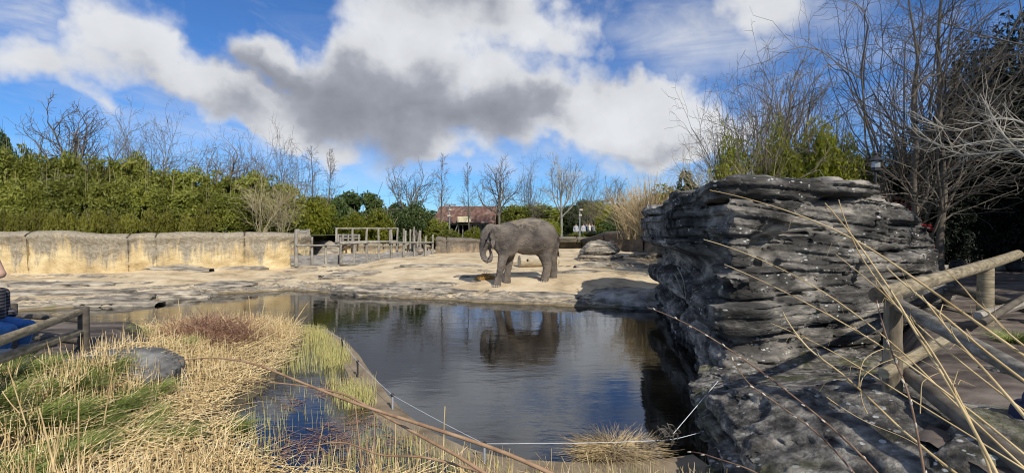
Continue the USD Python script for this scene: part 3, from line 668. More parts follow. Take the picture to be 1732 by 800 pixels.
def strata(p, seed, beds, thick=0.04, depth=0.22, dip=(0.0, 0.0), inset=0.30, joint=0.10, **_):
    """Outward offset of a layered rock face at the points p: angular beds of unequal projection with dark partings."""
    X, Y, Z = p[..., 0], p[..., 1], p[..., 2]
    zw, k, lo, hi = bed_of(p, seed, beds, dip)
    am = np.random.default_rng(seed).uniform(-1, 1, len(beds) + 3)
    blk = noise(np.stack([X * 0.7 + k * 7.3, Y * 0.7 + k * 3.1, k * 1.7], -1), seed + 3) + 0.25 * (noise(p * np.array([3.0, 3, 1.5]), seed + 8) - 0.5)
    blk = np.floor(blk * 6) / 6
    out = inset * (0.55 * am[k] + 1.5 * (blk - 0.45))
    t = zw - lo
    crack = ss(0.42, 0.62, noise(np.stack([X * 0.8, Y * 0.8, k * 3.7], -1), seed + 4))     # partings open and close along the face
    out = out - depth * crack * np.exp(-(t / thick) ** 2) + 0.12 * (t / (hi - lo) - 0.5)      # each bed leans out towards its top
    j = np.abs(noise(np.stack([X * 0.9 + 4.4 * k, Y * 0.9, k * 2.3], -1), seed + 9) - 0.5)
    out = out - joint * np.exp(-(j / 0.015) ** 2)
    rid = np.abs(fbm(p * np.array([1.1, 1.1, 1.8]), 4, seed + 11) - 0.5) * 2
    return out - 0.10 * (rid - 0.25) + 0.09 * (fbm(p * np.array([2.2, 2.2, 3.0]), 3, seed + 13) - 0.5)


def laminae(v, n, seed, beds, dip, lam, fine):
    """Fine relief pushed into a finished rock surface: thin broken laminae on the steep parts, pitting all over."""
    zw, k, lo, hi = bed_of(v, seed, beds, dip)
    steep = 1 - np.abs(n[:, 2]) ** 2
    rng = np.random.default_rng(seed + 1)
    cross = rng.uniform(-0.13, 0.13, (len(beds) + 3, 2))[k]                # cross-bedding: laminae of each bed have their own dip
    zl = (v[:, 2] + cross[:, 0] * v[:, 0] + cross[:, 1] * v[:, 1] + 0.055 * (fbm(v * 1.2, 3, seed + 5) - 0.5))
    zs = zl + 0.09 * (noise(np.stack([v[:, 0] * 0.12, v[:, 1] * 0.12, zl * 5], -1), seed + 6) - 0.5)
    def leaves(freq, sd):
        q = zs * freq + 0.5 * noise(v * np.array([0.5, 0.5, 0.1]), sd); fl = np.floor(q); fr = q - fl
        hsh = noise(np.stack([v[:, 0] * 0.6 + fl * 3.7, v[:, 1] * 0.6 + fl * 1.9, fl * 5.1], -1), sd + 1)
        return (hsh - 0.5) * 1.6 + 0.35 * (0.5 - fr), fr, hsh
    a, fa, ha = leaves(5.5, seed + 7); b, fb_, hb = leaves(14.0, seed + 20)
    brk = ss(0.36, 0.60, noise(v * np.array([0.7, 0.7, 1.6]), seed + 15)) * 0.9 + 0.10
    slot = np.exp(-(np.minimum(fa, 1 - fa) / 0.07) ** 2) * ss(0.45, 0.6, ha)
    o = steep * (lam * 1.5 * a * (0.35 + 0.65 * brk) + lam * 0.5 * b * brk - lam * 1.1 * slot)
    o = o + fine * 2 * (fbm(v * np.array([5.0, 5, 7]), 4, seed + 50) - 0.5)
    pit = noise(v * 13.0, seed + 60)
    o = o - fine * 1.2 * ss(0.72, 0.85, pit)
    d = n * np.array([1, 1, 0.6])
    return v + d * o[:, None]


def rock_mesh(lo, hi, h, base, seed, beds, dip=(0, 0), fine=0.03, lam=0.05, band=1.0, sub=True, **kw):
    """base(p) -> (side distance, top distance, extra offset); the strata are evaluated only near the surface."""
    p = grid3(lo, hi, h)
    side, up, ext = base(p)
    side = np.broadcast_to(side, p.shape[:3]); up = np.broadcast_to(up, p.shape[:3])
    raw = np.maximum(side, up)
    near = (np.abs(raw) < band) & (side > -band)
    st = np.zeros(p.shape[:3])
    st[near] = strata(p[near], seed, beds, dip=dip, **kw)
    D = -smin(-(side - st - ext), -up, kw.get('k', 0.10)) * 0.8
    v, f = surface_nets(D, lo, h)
    m = trimesh.Trimesh(v, np.vstack([f[:, [0, 1, 2]], f[:, [0, 2, 3]]]), process=False)
    if sub: m = m.subdivide()
    v = laminae(np.array(m.vertices), m.vertex_normals, seed, beds, dip, lam, fine)
    return v, m.faces


CL_POLY = [(3.25, 7.2), (3.7, 7.15), (5.2, 7.9), (6.7, 8.5), (8.65, 9.3), (9.4, 10.8), (9.2, 12.5), (7.6, 15.2), (5.8, 16.6), (4.75, 16.2), (4.35, 14.2), (3.95, 11.2), (3.45, 9.0)]
BEDS = np.array([0.10, 0.72, 1.30, 1.78, 2.28, 2.86, 3.2])


def cliff(p):
    X, Y, Z = p[..., 0], p[..., 1], p[..., 2]
    x2, y2 = X[:, :, 0], Y[:, :, 0]
    d2 = sd_poly(CL_POLY, x2, y2)[:, :, None]
    # undercut beside the water, overhanging crown
    west = 1 - ss(3.6, 5.0, X - 0.12 * (Y - 7))
    ext = -0.50 * west * np.exp(-((Z - 1.72) / 0.30) ** 2) * ss(7.4, 8.2, Y) - 0.30 * west * np.exp(-((Z - 0.72) / 0.14) ** 2) + 0.34 * west * ss(1.95, 2.15, Z) * ss(8.4, 9.6, Y)
    ext = ext - 0.55 * np.exp(-(((X - 4.25) / 0.55) ** 2 + ((Z - 2.28 - 0.1 * (X - 4.2)) / 0.24) ** 2)) * (Y < 9.5)      # pale hollow high in the front
    top = 3.34 + 0.40 * (fbm(np.stack([x2 * 0.7, y2 * 0.7, x2 * 0], -1), 4, 17) - 0.5)
    sh = x2 - 0.18 * (y2 - 8)
    top = np.minimum(top, np.interp(sh, [3, 4.2, 5.0, 6.4, 6.8, 7.1, 7.6, 8.0, 8.35, 8.8], [3.2, 3.36, 3.48, 3.44, 3.02, 2.9, 2.55, 2.2, 1.85, 1.0]) + 0.20 * (noise(np.stack([x2 * 2, y2 * 2, x2 * 0], -1), 4) - 0.5))
    top = top - 0.02 * np.maximum(y2 - 9, 0) + 0.10 * np.floor(5 * fbm(np.stack([x2 * 0.9, y2 * 0.9, x2 * 0], -1), 3, 18)) / 2.5
    return d2, Z - top[:, :, None], ext


v, f = rock_mesh((2.2, 6.0, -0.5), (10.0, 17.4, 3.9), 0.05, cliff, 3, BEDS, dip=(-0.05, 0.01), depth=0.34, inset=0.24, fine=0.011, lam=0.062)
obj('rock_cliff', (v, f), CLIFF, smooth=50, label='massive dark layered rock outcrop with white lichen at the right edge of the pond', cat='rock')

FG_POLY = [(1.70, 2.6), (1.85, 3.9), (2.25, 5.4), (2.55, 6.6), (3.1, 7.6), (6.5, 8.6), (5.6, 5.0), (4.6, 3.4), (4.4, 2.2), (2.6, 2.0)]


def foreground(p):
    X, Y, Z = p[..., 0], p[..., 1], p[..., 2]
    x2, y2 = X[:, :, 0], Y[:, :, 0]
    d2 = sd_poly(FG_POLY, x2, y2)[:, :, None]
    top = np.interp(x2, [1.7, 2.1, 2.8, 3.6, 5.5], [0.46, 0.70, 0.84, 0.93, 0.97]) + 0.30 * (fbm(np.stack([x2 * 0.9, y2 * 0.9, x2 * 0], -1), 5, 27) - 0.5) - 0.55 * ss(4.6, 7.2, y2)
    top = top + 0.40 * np.floor(6 * fbm(np.stack([x2 * 0.8 + y2 * 0.3, y2 * 0.8, x2 * 0], -1), 3, 29)) / 6 - 0.19
    return d2, Z - top[:, :, None], 0.0


v, f = rock_mesh((1.2, 1.5, -0.5), (7.0, 9.2, 1.5), 0.045, foreground, 23, np.array([0.05, 0.35, 0.62, 0.9]), depth=0.12, inset=0.14, joint=0.14, fine=0.017, lam=0.055)
obj('foreground_rock', (v, f), LOWROCK, smooth=50, label='broad grey lichen-spotted rock under the log fence in the lower right corner', cat='rock')


def slab_rock(name, label, c, size, rz, mat, seed, beds=3, cat='rock', group=None, h=None, rnd=0.5, insetk=0.12):
    """A free-standing layered rock of the given size (length, width, height), its base at c."""
    Lx, Ly, Lz = size
    h = h or max(0.03, min(0.07, Lx / 60))
    lo = np.array([-Lx / 2 - 0.25, -Ly / 2 - 0.25, -0.35]); hi = np.array([Lx / 2 + 0.25, Ly / 2 + 0.25, Lz + 0.25])
    bd = np.cumsum(np.random.default_rng(seed).uniform(0.6, 1.4, beds + 1)); bd = bd / bd[-1] * Lz

    def field(p):
        X, Y, Z = p[..., 0] / (Lx / 2), p[..., 1] / (Ly / 2), p[..., 2]
        q = p[:, :, :1] * np.array([1, 1, 0]) + seed * 5.3
        r = (np.abs(X) ** 3 + np.abs(Y) ** 3) ** (1 / 3.0) + 0.35 * (fbm(q * 1.1, 3, seed + 2) - 0.5)
        top = Lz * (1 - rnd * np.clip(r, 0, 1.2) ** 3) + 0.6 * Lz * (fbm(q * 1.1, 4, seed) - 0.5)
        return (r - 1) * min(Lx, Ly) / 2, Z - top, 0.0
    v, f = rock_mesh(tuple(lo), tuple(hi), h, field, seed, bd, thick=0.03, depth=min(0.12, Lz * 0.25), inset=insetk * min(1, min(Lx, Ly) / 2), joint=0.04, fine=min(0.025, 0.1 * Lz), lam=0.04, band=0.6, sub=Lz > 0.5)
    cs, sn = math.cos(rz), math.sin(rz)
    v = v @ np.array([[cs, sn, 0], [-sn, cs, 0], [0, 0, 1]]) + np.asarray(c)
    return obj(name, (v, f), mat, smooth=50, label=label, cat=cat, group=group)


def gz(x, y): return float(far_z(np.array([x * 1.0]), np.array([y * 1.0]))[0])


def on_bank(px, py):
    """Where the ray through a pixel meets the far bank."""
    Y = np.arange(13, 40, 0.04)
    q = np.stack([(px - CX) / F * Y, Y, CAM_Z - (py - HZ) / F * Y], 1)
    k = np.argmax(far_z(q[:, 0], q[:, 1]) >= q[:, 2])
    return q[k]


slab_rock('boulder', 'large pale pyramid-shaped boulder behind the elephant before the dark wall', P(1018, 441, 25.5) + [0, 0.5, -0.1], (2.15, 1.6, 1.05), -0.12, SLAB, 41, beds=5, rnd=0.55, insetk=0.3)
slab_rock('rock_apron', 'broad mossy grey rock apron sloping into the water at the foot of the cliff', (4.5, 16.3, -0.25), (4.4, 3.0, 0.74), -0.25, APRON, 44, beds=5, rnd=0.75, insetk=0.30, h=0.05)
for lab, px, py, sz, rz, sd in [
        ('long flat rock ledge lying in front of the pyramid boulder', 1040, 452, (3.4, 0.9, 0.28), 0.1, 51),
        ('small dark rock ledge beside the foot of the cliff, right of the boulder', 1098, 437, (2.2, 1.0, 0.35), 0.2, 52),
        ('low flat dark patch in the sand just behind the trunk of the elephant', 792, 470, (1.5, 0.6, 0.16), 0.0, 53),  # low flat form where the sand looks dark
        ('thin dark rock ledge right of the hind feet of the elephant', 985, 462, (2.6, 0.6, 0.16), -0.05, 54),
        ('long pale rock ledge with a rounded left end below the timber barrier', 600, 467, (3.0, 0.8, 0.24), 0.35, 55),
        ('dark layered ledge along the sand slope right of the timber barrier', 745, 452, (4.2, 0.7, 0.20), 0.1, 56),
        ('dark ledge at the foot of the ochre wall, second from the barrier', 275, 458, (3.4, 0.7, 0.28), 0.05, 57),
        ('dark ledge at the foot of the ochre wall nearest the barrier', 390, 456, (3.0, 0.7, 0.22), 0.35, 58),
        ('topmost grey rock layer at the left waterside steps', 70, 487, (4.6, 0.9, 0.20), 0.02, 59),
        ('middle grey rock layer at the left waterside steps', 110, 500, (5.2, 0.8, 0.17), 0.06, 60),
        ('lowest dark rock layer of the left waterside steps above the water', 120, 520, (4.6, 0.8, 0.26), 0.06, 61),
        ('low grey rock between the left steps and the grassy spot on the shore', 265, 503, (2.6, 0.7, 0.22), 0.35, 62),
        ('sloping grey rock by the water right of the grassy spot', 365, 492, (2.4, 1.1, 0.30), 0.45, 63),
        ('craggy dark ledge at the waterline midway along the far shore', 640, 494, (3.6, 0.7, 0.24), -0.28, 64),
        ('craggy dark ledge at the waterline left of the elephant', 740, 500, (3.4, 0.8, 0.26), -0.32, 65),
        ('upper craggy ledge left of the front feet of the elephant', 715, 487, (3.2, 0.7, 0.22), -0.2, 66),
        ('grey rubble ledge below the front panel of the timber barrier', 560, 452, (4.0, 0.8, 0.20), 0.4, 67),
        ('long low rock ledge at the waterline below the elephant', 900, 507, (3.6, 0.8, 0.22), -0.22, 68)]:
    q = on_bank(px, py)
    slab_rock('rock_ledge', lab, q + [0, sz[1] / 2, -0.02 if py > 480 else -0.05], sz, rz, SLAB, sd, beds=2, rnd=0.35)
slab_rock('path_rock', 'smooth grey rock slab in front of the left fence post above the reeds', P(165, 615, 6.3) + [0, 0.3, -0.22], (1.5, 1.0, 0.36), 0.35, GREYROCK, 74, beds=1, rnd=0.7, insetk=0.02, h=0.03)

# ------------------------------------------------------------------ elephant
def elephant():
    t = thing('elephant', 'grey Asian elephant standing on the far bank with its trunk curled inwards', 'elephant', (0, 0, 0))
    S = 6.156
    Z7 = lambda zx, zy, Y: P(790 + zx / S, 360 + zy / S, Y)
    rz = lambda r, Y: r / S / F * Y
    h = 0.03
    lo, hi = np.array([-2.0, 16.9, 0.2]), np.array([2.2, 20.8, 3.2])
    p = grid3(lo, hi, h)
    yaw = -0.20

    def ell(zx, zy, Y, rx, ry, rzz, yw=yaw, tilt=0.0):
        c = Z7(zx, zy, Y); q = p - c
        cs, sn = math.cos(-yw), math.sin(-yw)
        x = q[..., 0] * cs - q[..., 1] * sn; y = q[..., 0] * sn + q[..., 1] * cs; z = q[..., 2]
        if tilt:
            ct, st = math.cos(tilt), math.sin(tilt); x, z = x * ct + z * st, -x * st + z * ct
        k0 = np.sqrt((x / rx) ** 2 + (y / ry) ** 2 + (z / rzz) ** 2); k1 = np.sqrt((x / rx ** 2) ** 2 + (y / ry ** 2) ** 2 + (z / rzz ** 2) ** 2)
        return k0 * (k0 - 1) / np.maximum(k1, 1e-6)

    def chain(pts, k=0.06):
        """pts: (zx, zy, Y, radius in picture units)"""
        out = None
        for a, b in zip(pts[:-1], pts[1:]):
            A, B = Z7(*a[:3]), Z7(*b[:3]); ra, rb = rz(a[3], a[2]), rz(b[3], b[2])
            ab = B - A; tt = np.clip(((p - A) @ ab) / (ab @ ab), 0, 1)
            d = np.linalg.norm(p - A - tt[..., None] * ab, axis=-1) - (ra + (rb - ra) * tt)
            out = d if out is None else smin(out, d, k)
        return out
    D = ell(650, 256, 18.85, 1.03, 0.60, 0.70)
    D = smin(D, ell(700, 215, 18.95, 0.85, 0.48, 0.575), 0.15)
    D = smin(D, ell(425, 285, 18.42, 0.50, 0.54, 0.66), 0.22)
    D = smin(D, ell(822, 255, 19.2, 0.46, 0.54, 0.55), 0.22)
    D = smin(D, chain([(430, 225, 18.42, 110), (300, 215, 18.2, 92)]), 0.18)
    D = smin(D, ell(238, 240, 18.12, 0.32, 0.33, 0.44), 0.12)
    for yy in (17.98, 18.24):
        D = smin(D, ell(248, 168, yy, 0.215, 0.15, 0.20), 0.08)
    D = smin(D, ell(178, 262, 18.05, 0.14, 0.19, 0.25), 0.10)
    D = smin(D, chain([(235, 310, 18.12, 55), (222, 362, 18.08, 27)]), 0.08)
    D = smin(D, chain([(182, 300, 18.02, 46), (170, 365, 18.0, 38), (165, 420, 17.99, 33), (176, 468, 17.98, 31), (205, 494, 17.98, 29), (236, 487, 17.98, 26), (252, 460, 17.99, 22), (251, 425, 18.0, 18), (241, 392, 18.01, 14), (238, 376, 18.02, 11)], 0.02), 0.05)
    # legs
    D = smin(D, chain([(405, 330, 18.18, 75.7), (370, 470, 18.12, 48.6), (360, 540, 18.1, 42.3), (334, 650, 18.08, 33.3), (322, 700, 18.07, 36.0), (313, 745, 18.06, 42.3)]), 0.10)
    D = smin(D, chain([(450, 380, 18.75, 66.0), (436, 510, 18.75, 42.3), (430, 560, 18.75, 36.9), (418, 640, 18.7, 32.4), (416, 690, 18.68, 36.0), (417, 722, 18.67, 41.4)]), 0.08)
    D = smin(D, chain([(815, 330, 18.98, 108.6), (815, 440, 18.9, 70.2), (828, 530, 18.9, 47.7), (832, 590, 18.92, 39.6), (818, 650, 18.92, 39.6), (803, 700, 18.92, 46.8)]), 0.12)
    D = smin(D, chain([(868, 350, 19.5, 89.2), (880, 460, 19.55, 55.8), (895, 540, 19.6, 39.6), (905, 590, 19.6, 35.1), (902, 640, 19.6, 36.0), (900, 672, 19.6, 39.6)]), 0.10)
    # flank fold in front of the thigh, shoulder blade, belly dewlap
    D = smin(D, chain([(745, 430, 18.78, 24), (765, 350, 18.6, 30)]), 0.08)
    D = smin(D, chain([(480, 400, 18.3, 34), (440, 420, 18.16, 30)]), 0.08)
    D = smin(D, chain([(300, 330, 18.2, 50), (340, 380, 18.2, 46)]), 0.10)
    # spine ridge and hip
    D = smin(D, chain([(400, 118, 18.5, 14), (560, 82, 18.75, 15), (680, 76, 18.95, 16), (800, 118, 19.2, 18), (900, 200, 19.5, 16)]), 0.14)
    # tail
    D = smin(D, chain([(925, 215, 19.5, 17), (950, 255, 19.72, 12), (955, 330, 19.85, 8), (948, 420, 19.9, 6)], 0.02), 0.03)
    D = D + 0.010 * (fbm(p * np.array([5.0, 5, 5]), 3, 4) - 0.5)
    # eye socket and temple hollow
    D = np.maximum(D, -(np.linalg.norm((p - Z7(196, 287, 17.80)) / np.array([1, 1.2, 1]), axis=-1) - 0.035))
    # ears: thin flaps lying back against the neck
    for sgn, yy in ((1, 17.66), (-1, 18.60)):
        e = smin(ell(276, 215, yy, 0.20, 0.045, 0.20, yw=-0.20 + sgn * -0.25), ell(284, 285, yy + 0.01 * sgn, 0.135, 0.04, 0.28, yw=-0.2 + sgn * -0.25, tilt=-0.1), 0.06)
        e = e + 0.02 * np.sin((p[..., 0] * 17 + p[..., 2] * 6))
        D = smin(D, e, 0.025)
    # the ground cuts the soles
    D = np.maximum(D, (0.385 + 0.115 * (p[..., 1] - 18.1) - 0.02) - p[..., 2])
    v, f = surface_nets(D, lo, h)
    m = trimesh.Trimesh(v, np.vstack([f[:, [0, 1, 2]], f[:, [0, 2, 3]]]), process=False)
    trimesh.smoothing.filter_taubin(m, iterations=4)
    m = m.subdivide()
    v = np.array(m.vertices)
    # folds of skin: rings on the trunk and legs, creases elsewhere
    nrm = m.vertex_normals
    v = v + nrm * (0.012 * (fbm(v * np.array([7.0, 7, 16]), 4, 8) - 0.5) * 2 + 0.030 * (fbm(v * np.array([2.6, 2.6, 3.8]), 3, 18) - 0.5) - 0.014 * np.exp(-((noise(v * np.array([2.0, 2.0, 5.0]), 28) - 0.5) / 0.03) ** 2))[:, None]
    tr = (v[:, 0] < -0.78) & (v[:, 2] < 2.1)
    v[tr] += nrm[tr] * (0.006 * np.sin(v[tr, 2] * 95 + v[tr, 0] * 40))[:, None]
    SKIN = elephant_skin()
    obj('body', (v, m.faces), SKIN, t, smooth=True)
    eye = trimesh.creation.icosphere(subdivisions=2, radius=0.030)
    obj('eye', (eye.vertices + Z7(196, 288, 17.835), eye.faces), DARK, t, smooth=True)
    NAIL = plain('toenail_horn', (0.30, 0.265, 0.22), 0.5)
    for (zx, zy, Y, r) in ((313, 748, 18.06, 47), (417, 727, 18.67, 46), (803, 703, 18.92, 52), (900, 676, 19.6, 44)):
        for a in (-2.9, -2.3, -1.75, -1.2):
            c = Z7(zx, zy, Y) + rz(r, Y) * 0.96 * np.array([math.cos(a), math.sin(a), 0]) + [0, 0, -0.045]
            s = trimesh.creation.icosphere(subdivisions=2, radius=1.0)
            obj('toenail', (s.vertices * np.array([0.042, 0.034, 0.042]) + c, s.faces), NAIL, t, smooth=True)
    rng = np.random.default_rng(5)
    n = 60
    base = Z7(949, 405, 19.9) + rng.normal(0, 0.012, (n, 3))
    tip = base + np.c_[rng.normal(0, 0.03, n), rng.normal(0, 0.03, n), -rng.uniform(0.12, 0.26, n)]
    obj('tail_tuft', tubes(np.stack([base, (base + tip) / 2, tip], 1), np.tile([0.004, 0.004, 0.001], (n, 1))), DARK, t)
    return t


def elephant_skin():
    n = {'geo': ('geometry', {}), 'n1': ('noise_texture', {'scale': 1.6, 'detail': 6.0, 'roughness': 0.6}), 'ra': ('rgb_ramp', {'ramp': [(0.34, (0.12, 0.10, 0.085)), (0.48, (0.225, 0.188, 0.158)), (0.62, (0.36, 0.30, 0.24))]}),
         'nz': ('separate_xyz', {}), 'sx': ('separate_xyz', {}), 'n2': ('noise_texture', {'scale': 2.4, 'detail': 6.0, 'roughness': 0.7, 'distortion': 0.5}), 'du': ('map_range', {'from_min': 0.47, 'from_max': 0.60, 'clamp': True}), 'hi': ('map_range', {'from_min': 2.25, 'from_max': 2.75, 'clamp': True}), 'mu': ('math', {'math_type': 'multiply'}),
         'md': ('mix', {'color2': (0.46, 0.38, 0.27)}), 'mp': ('mapping', {'scale': (1.0, 1.0, 1.9)}), 'v': ('voronoi_texture', {'scale': 34.0, 'feature': 'distance_to_edge'}), 'n3': ('noise_texture', {'scale': 30.0, 'detail': 5.0}), 'nw': ('noise_texture', {'scale': 9.0, 'detail': 4.0, 'distortion': 1.0}),
         'vm': ('map_range', {'from_max': 0.12, 'clamp': True}), 'ad': ('math', {'math_type': 'multiply_add', 'value2': 0.8}), 'ae': ('math', {'math_type': 'multiply_add', 'value2': 1.6}), 'bu': ('bump', {'strength': 1.0, 'distance': 0.035}), 'p': ('principled_bsdf', {'roughness': 0.75, 'specular_ior_level': 0.3})}
    l = [('geo.position', 'n1.vector'), ('n1.fac', 'ra.fac'), ('geo.position', 'n2.vector'), ('n2.fac', 'du.value'), ('geo.position', 'sx.vector'), ('sx.z', 'hi.value'), ('du.result', 'mu.value1'), ('hi.result', 'mu.value2'), ('mu.value', 'md.fac'), ('ra.color', 'md.color1'), ('md.color', 'p.base_color'),
         ('geo.position', 'mp.vector'), ('mp.vector', 'v.vector'), ('geo.position', 'n3.vector'), ('mp.vector', 'nw.vector'), ('v.distance', 'vm.value'), ('n3.fac', 'ad.value1'), ('vm.result', 'ad.value3'), ('nw.fac', 'ae.value1'), ('ad.value', 'ae.value3'), ('ae.value', 'bu.height'), ('bu.normal', 'p.normal')]
    return usdkit.material(stage, L + 'elephant_skin', n, l, surface='p.BSDF')


elephant()

# ------------------------------------------------------------------ timber barrier, gate, frame and ramp on the far bank
GA, GB = P(490, 447, 24.0)[:2], P(740, 430, 31.0)[:2]


def on_line(px, a=GA, b=GB, off=0.0):
    """Plan point of the line a-b (moved off metres towards the eye) under a pixel column."""
    d = b - a; n = np.array([d[1], -d[0]]) / np.linalg.norm(d); a = a + n * off
    k = (px - CX) / F
    t = (k * a[1] - a[0]) / (d[0] - k * d[1])
    return a + d * t


def zat(py, Y): return CAM_Z - (py - HZ) / F * Y


def gate_post(t, name, px, y0, y1, r, mat, off=0.0, lean=0, seed=0):
    c = on_line(px, off=off); c2 = on_line(px + lean, off=off)
    return obj(name, log([c[0], c[1], zat(y1, c[1]) - 0.15], [c2[0], c2[1], zat(y0, c2[1])], r, r * 0.85, sides=8, n=7, seed=seed, bend=0.03), mat, t, smooth=50)


def gate_rail(t, name, px0, y0, px1, y1, r, mat, off=0.0, seed=0, bend=0.03):
    a, b = on_line(px0, off=off), on_line(px1, off=off)
    return obj(name, log([a[0], a[1], zat(y0, a[1])], [b[0], b[1], zat(y1, b[1])], r, r, sides=8, n=9, seed=seed, bend=bend), mat, t, smooth=50)


t = thing('timber_barrier', 'long grey timber barrier of boards and posts before the back wall', 'barrier')
for k, (px, y0, y1) in enumerate([(501, 389, 446), (527.6, 401, 447), (551, 414, 444), (576, 401, 447), (683, 387, 432), (701, 398, 431), (720, 399, 431), (732, 397, 432), (662, 408, 434)]):
    gate_post(t, 'post', px, y0, y1, 0.075 if px != 501 else 0.11, GREYPOLE, off=0.12, seed=k)
gate_rail(t, 'rail', 501, 415.3, 577, 414.6, 0.05, GREYPOLE, off=0.2, seed=21)
gate_rail(t, 'rail', 660, 410.5, 733, 410, 0.05, GREYPOLE, off=0.2, seed=22)
for (p0, p1, ytop0, ytop1, ybot0, ybot1) in [(491, 527, 431, 431, 446, 446), (528, 551, 431, 431, 446, 446), (551, 576, 431, 430, 446, 445), (642, 662, 428, 427, 441, 436), (662, 683, 427, 425, 436, 433), (683, 701, 426, 425, 433, 432), (701, 720, 425, 424.5, 432, 431.5), (720, 733, 424.5, 424, 431.5, 431)]:
    a, b = on_line(p0 + 0.6), on_line(p1 - 0.6)
    za0, zb0 = zat(ybot0, a[1]) - 0.1, zat(ybot1, b[1]) - 0.1
    h = (zat(ytop0, a[1]) - za0)
    nb = 3
    for q in range(nb):
        obj('board', plank([a[0], a[1], za0 + q * h / nb], [b[0], b[1], zb0 + q * h / nb], h / nb - 0.012, 0.05, seed=int(p0) * 3 + q), GREYWOOD, t)

t = thing('timber_gate', 'projecting front panel of pale grey boards in the middle of the timber barrier', 'gate')
for k, px in enumerate((576.5, 599, 620.5, 641)):
    gate_post(t, 'post', px, 412 - (k > 0) * 2, 447, 0.085, GREYPOLE, off=0.75, seed=30 + k)
gate_rail(t, 'rail', 575, 411.5, 642, 409.5, 0.06, GREYPOLE, off=0.8, seed=34)
gate_rail(t, 'bottom_rail', 575, 446.5, 642, 445.5, 0.07, GREYPOLE, off=0.85, seed=35)
for (p0, p1) in ((577, 599), (599, 620.5), (620.5, 641)):
    a, b = on_line(p0 + 0.5, off=0.72), on_line(p1 - 0.5, off=0.72)
    z0, z1 = zat(446, a[1]), zat(429, a[1])
    for q in range(3):
        obj('board', plank([a[0], a[1], z0 + q * (z1 - z0) / 3], [b[0], b[1], z0 + q * (z1 - z0) / 3], (z1 - z0) / 3 - 0.012, 0.05, seed=int(p0) * 5 + q), GREYWOOD, t)
a = on_line(627, off=0.66); obj('brace', log([a[0], a[1] - 0.12, zat(445, a[1])], [a[0] + 0.05, a[1] - 0.12, zat(429, a[1])], 0.03, sides=6, n=4), GREYPOLE, t)

t = thing('pole_scaffold', 'open frame of thin crooked grey poles standing above the timber barrier', 'frame')
for k, (px, y1, ln) in enumerate([(569, 410, 0), (596, 411, 0.3), (619, 411, 1.8), (641, 411, -1.2), (660, 411, -0.5), (663, 411, -1.5), (671, 430, 1.5)]):
    gate_post(t, 'post', px, 386.5, y1, 0.075, GREYPOLE, off=-0.5, lean=ln, seed=50 + k)
for k, (p0, p1) in enumerate([(567, 596), (596, 621), (621, 640), (640, 673)]):
    gate_rail(t, 'rail', p0, 386.2 + 0.5 * (k % 2), p1, 386.6 - 0.5 * (k % 2), 0.045, GREYPOLE, off=-0.5, seed=60 + k, bend=0.06)
for k, (p0, p1) in enumerate([(567, 600), (600, 621), (621, 641), (641, 672)]):
    gate_rail(t, 'rail', p0, 409.5 - 0.8 * (k > 1), p1, 409.5 - 0.9 * (k > 0), 0.07, GREYPOLE, off=-0.3, seed=70 + k, bend=0.05)

t = thing('railing', 'low grey plank railing half hidden behind the pole frame', 'railing')
for q in range(2):
    a, b = on_line(570, off=-3.0), on_line(609, off=-3.0)
    obj('board', plank([a[0], a[1], zat(404 - q * 5, a[1])], [b[0], b[1], zat(404 - q * 5, b[1])], 0.10, 0.05, seed=80 + q), GREYWOOD, t)
for px in (572, 580, 589, 598, 607): 
    a = on_line(px, off=-2.9); obj('post', log([a[0], a[1], zat(412, a[1])], [a[0], a[1], zat(396.5, a[1])], 0.06, sides=6, n=4, seed=px), GREYPOLE, t, smooth=50)

t = thing('timber_portal', 'narrow grey timber doorway with hanging slats at the left end of the barrier', 'doorway')
for px in (503, 520.5): gate_post(t, 'post', px, 388, 432, 0.16, GREYPOLE, off=-0.9, seed=int(px))
for q, px in enumerate((506.5, 509.5, 512.5, 515.5)):
    a = on_line(px, off=-0.85); obj('slat', box([a[0], a[1], (zat(391, a[1]) + zat(405.5, a[1])) / 2], [0.085, 0.04, zat(391, a[1]) - zat(405.5 + (q % 2), a[1])], rz=0.9), GREYWOOD, t)
a, b = on_line(503, off=-0.85), on_line(520, off=-0.85); obj('lintel', plank([a[0], a[1], zat(393, a[1])], [b[0], b[1], zat(393, b[1])], 0.10, 0.09, 3), GREYWOOD, t)
for q in range(6):
    a, b = on_line(505, off=-1.0 - 0.22 * q), on_line(518.5, off=-1.0 - 0.22 * q)
    obj('step', plank([a[0], a[1], zat(431, a[1]) + 0.17 * q], [b[0], b[1], zat(431, b[1]) + 0.17 * q], 0.05, 0.24, q), WOODDK, t)
a, b = on_line(503, off=-2.5), on_line(521, off=-2.5); obj('back_panel', plank([a[0], a[1], 0.6], [b[0], b[1], 0.6], 1.45, 0.06, 7), DARK, t)  # near-black sheet standing in for the shade inside the doorway

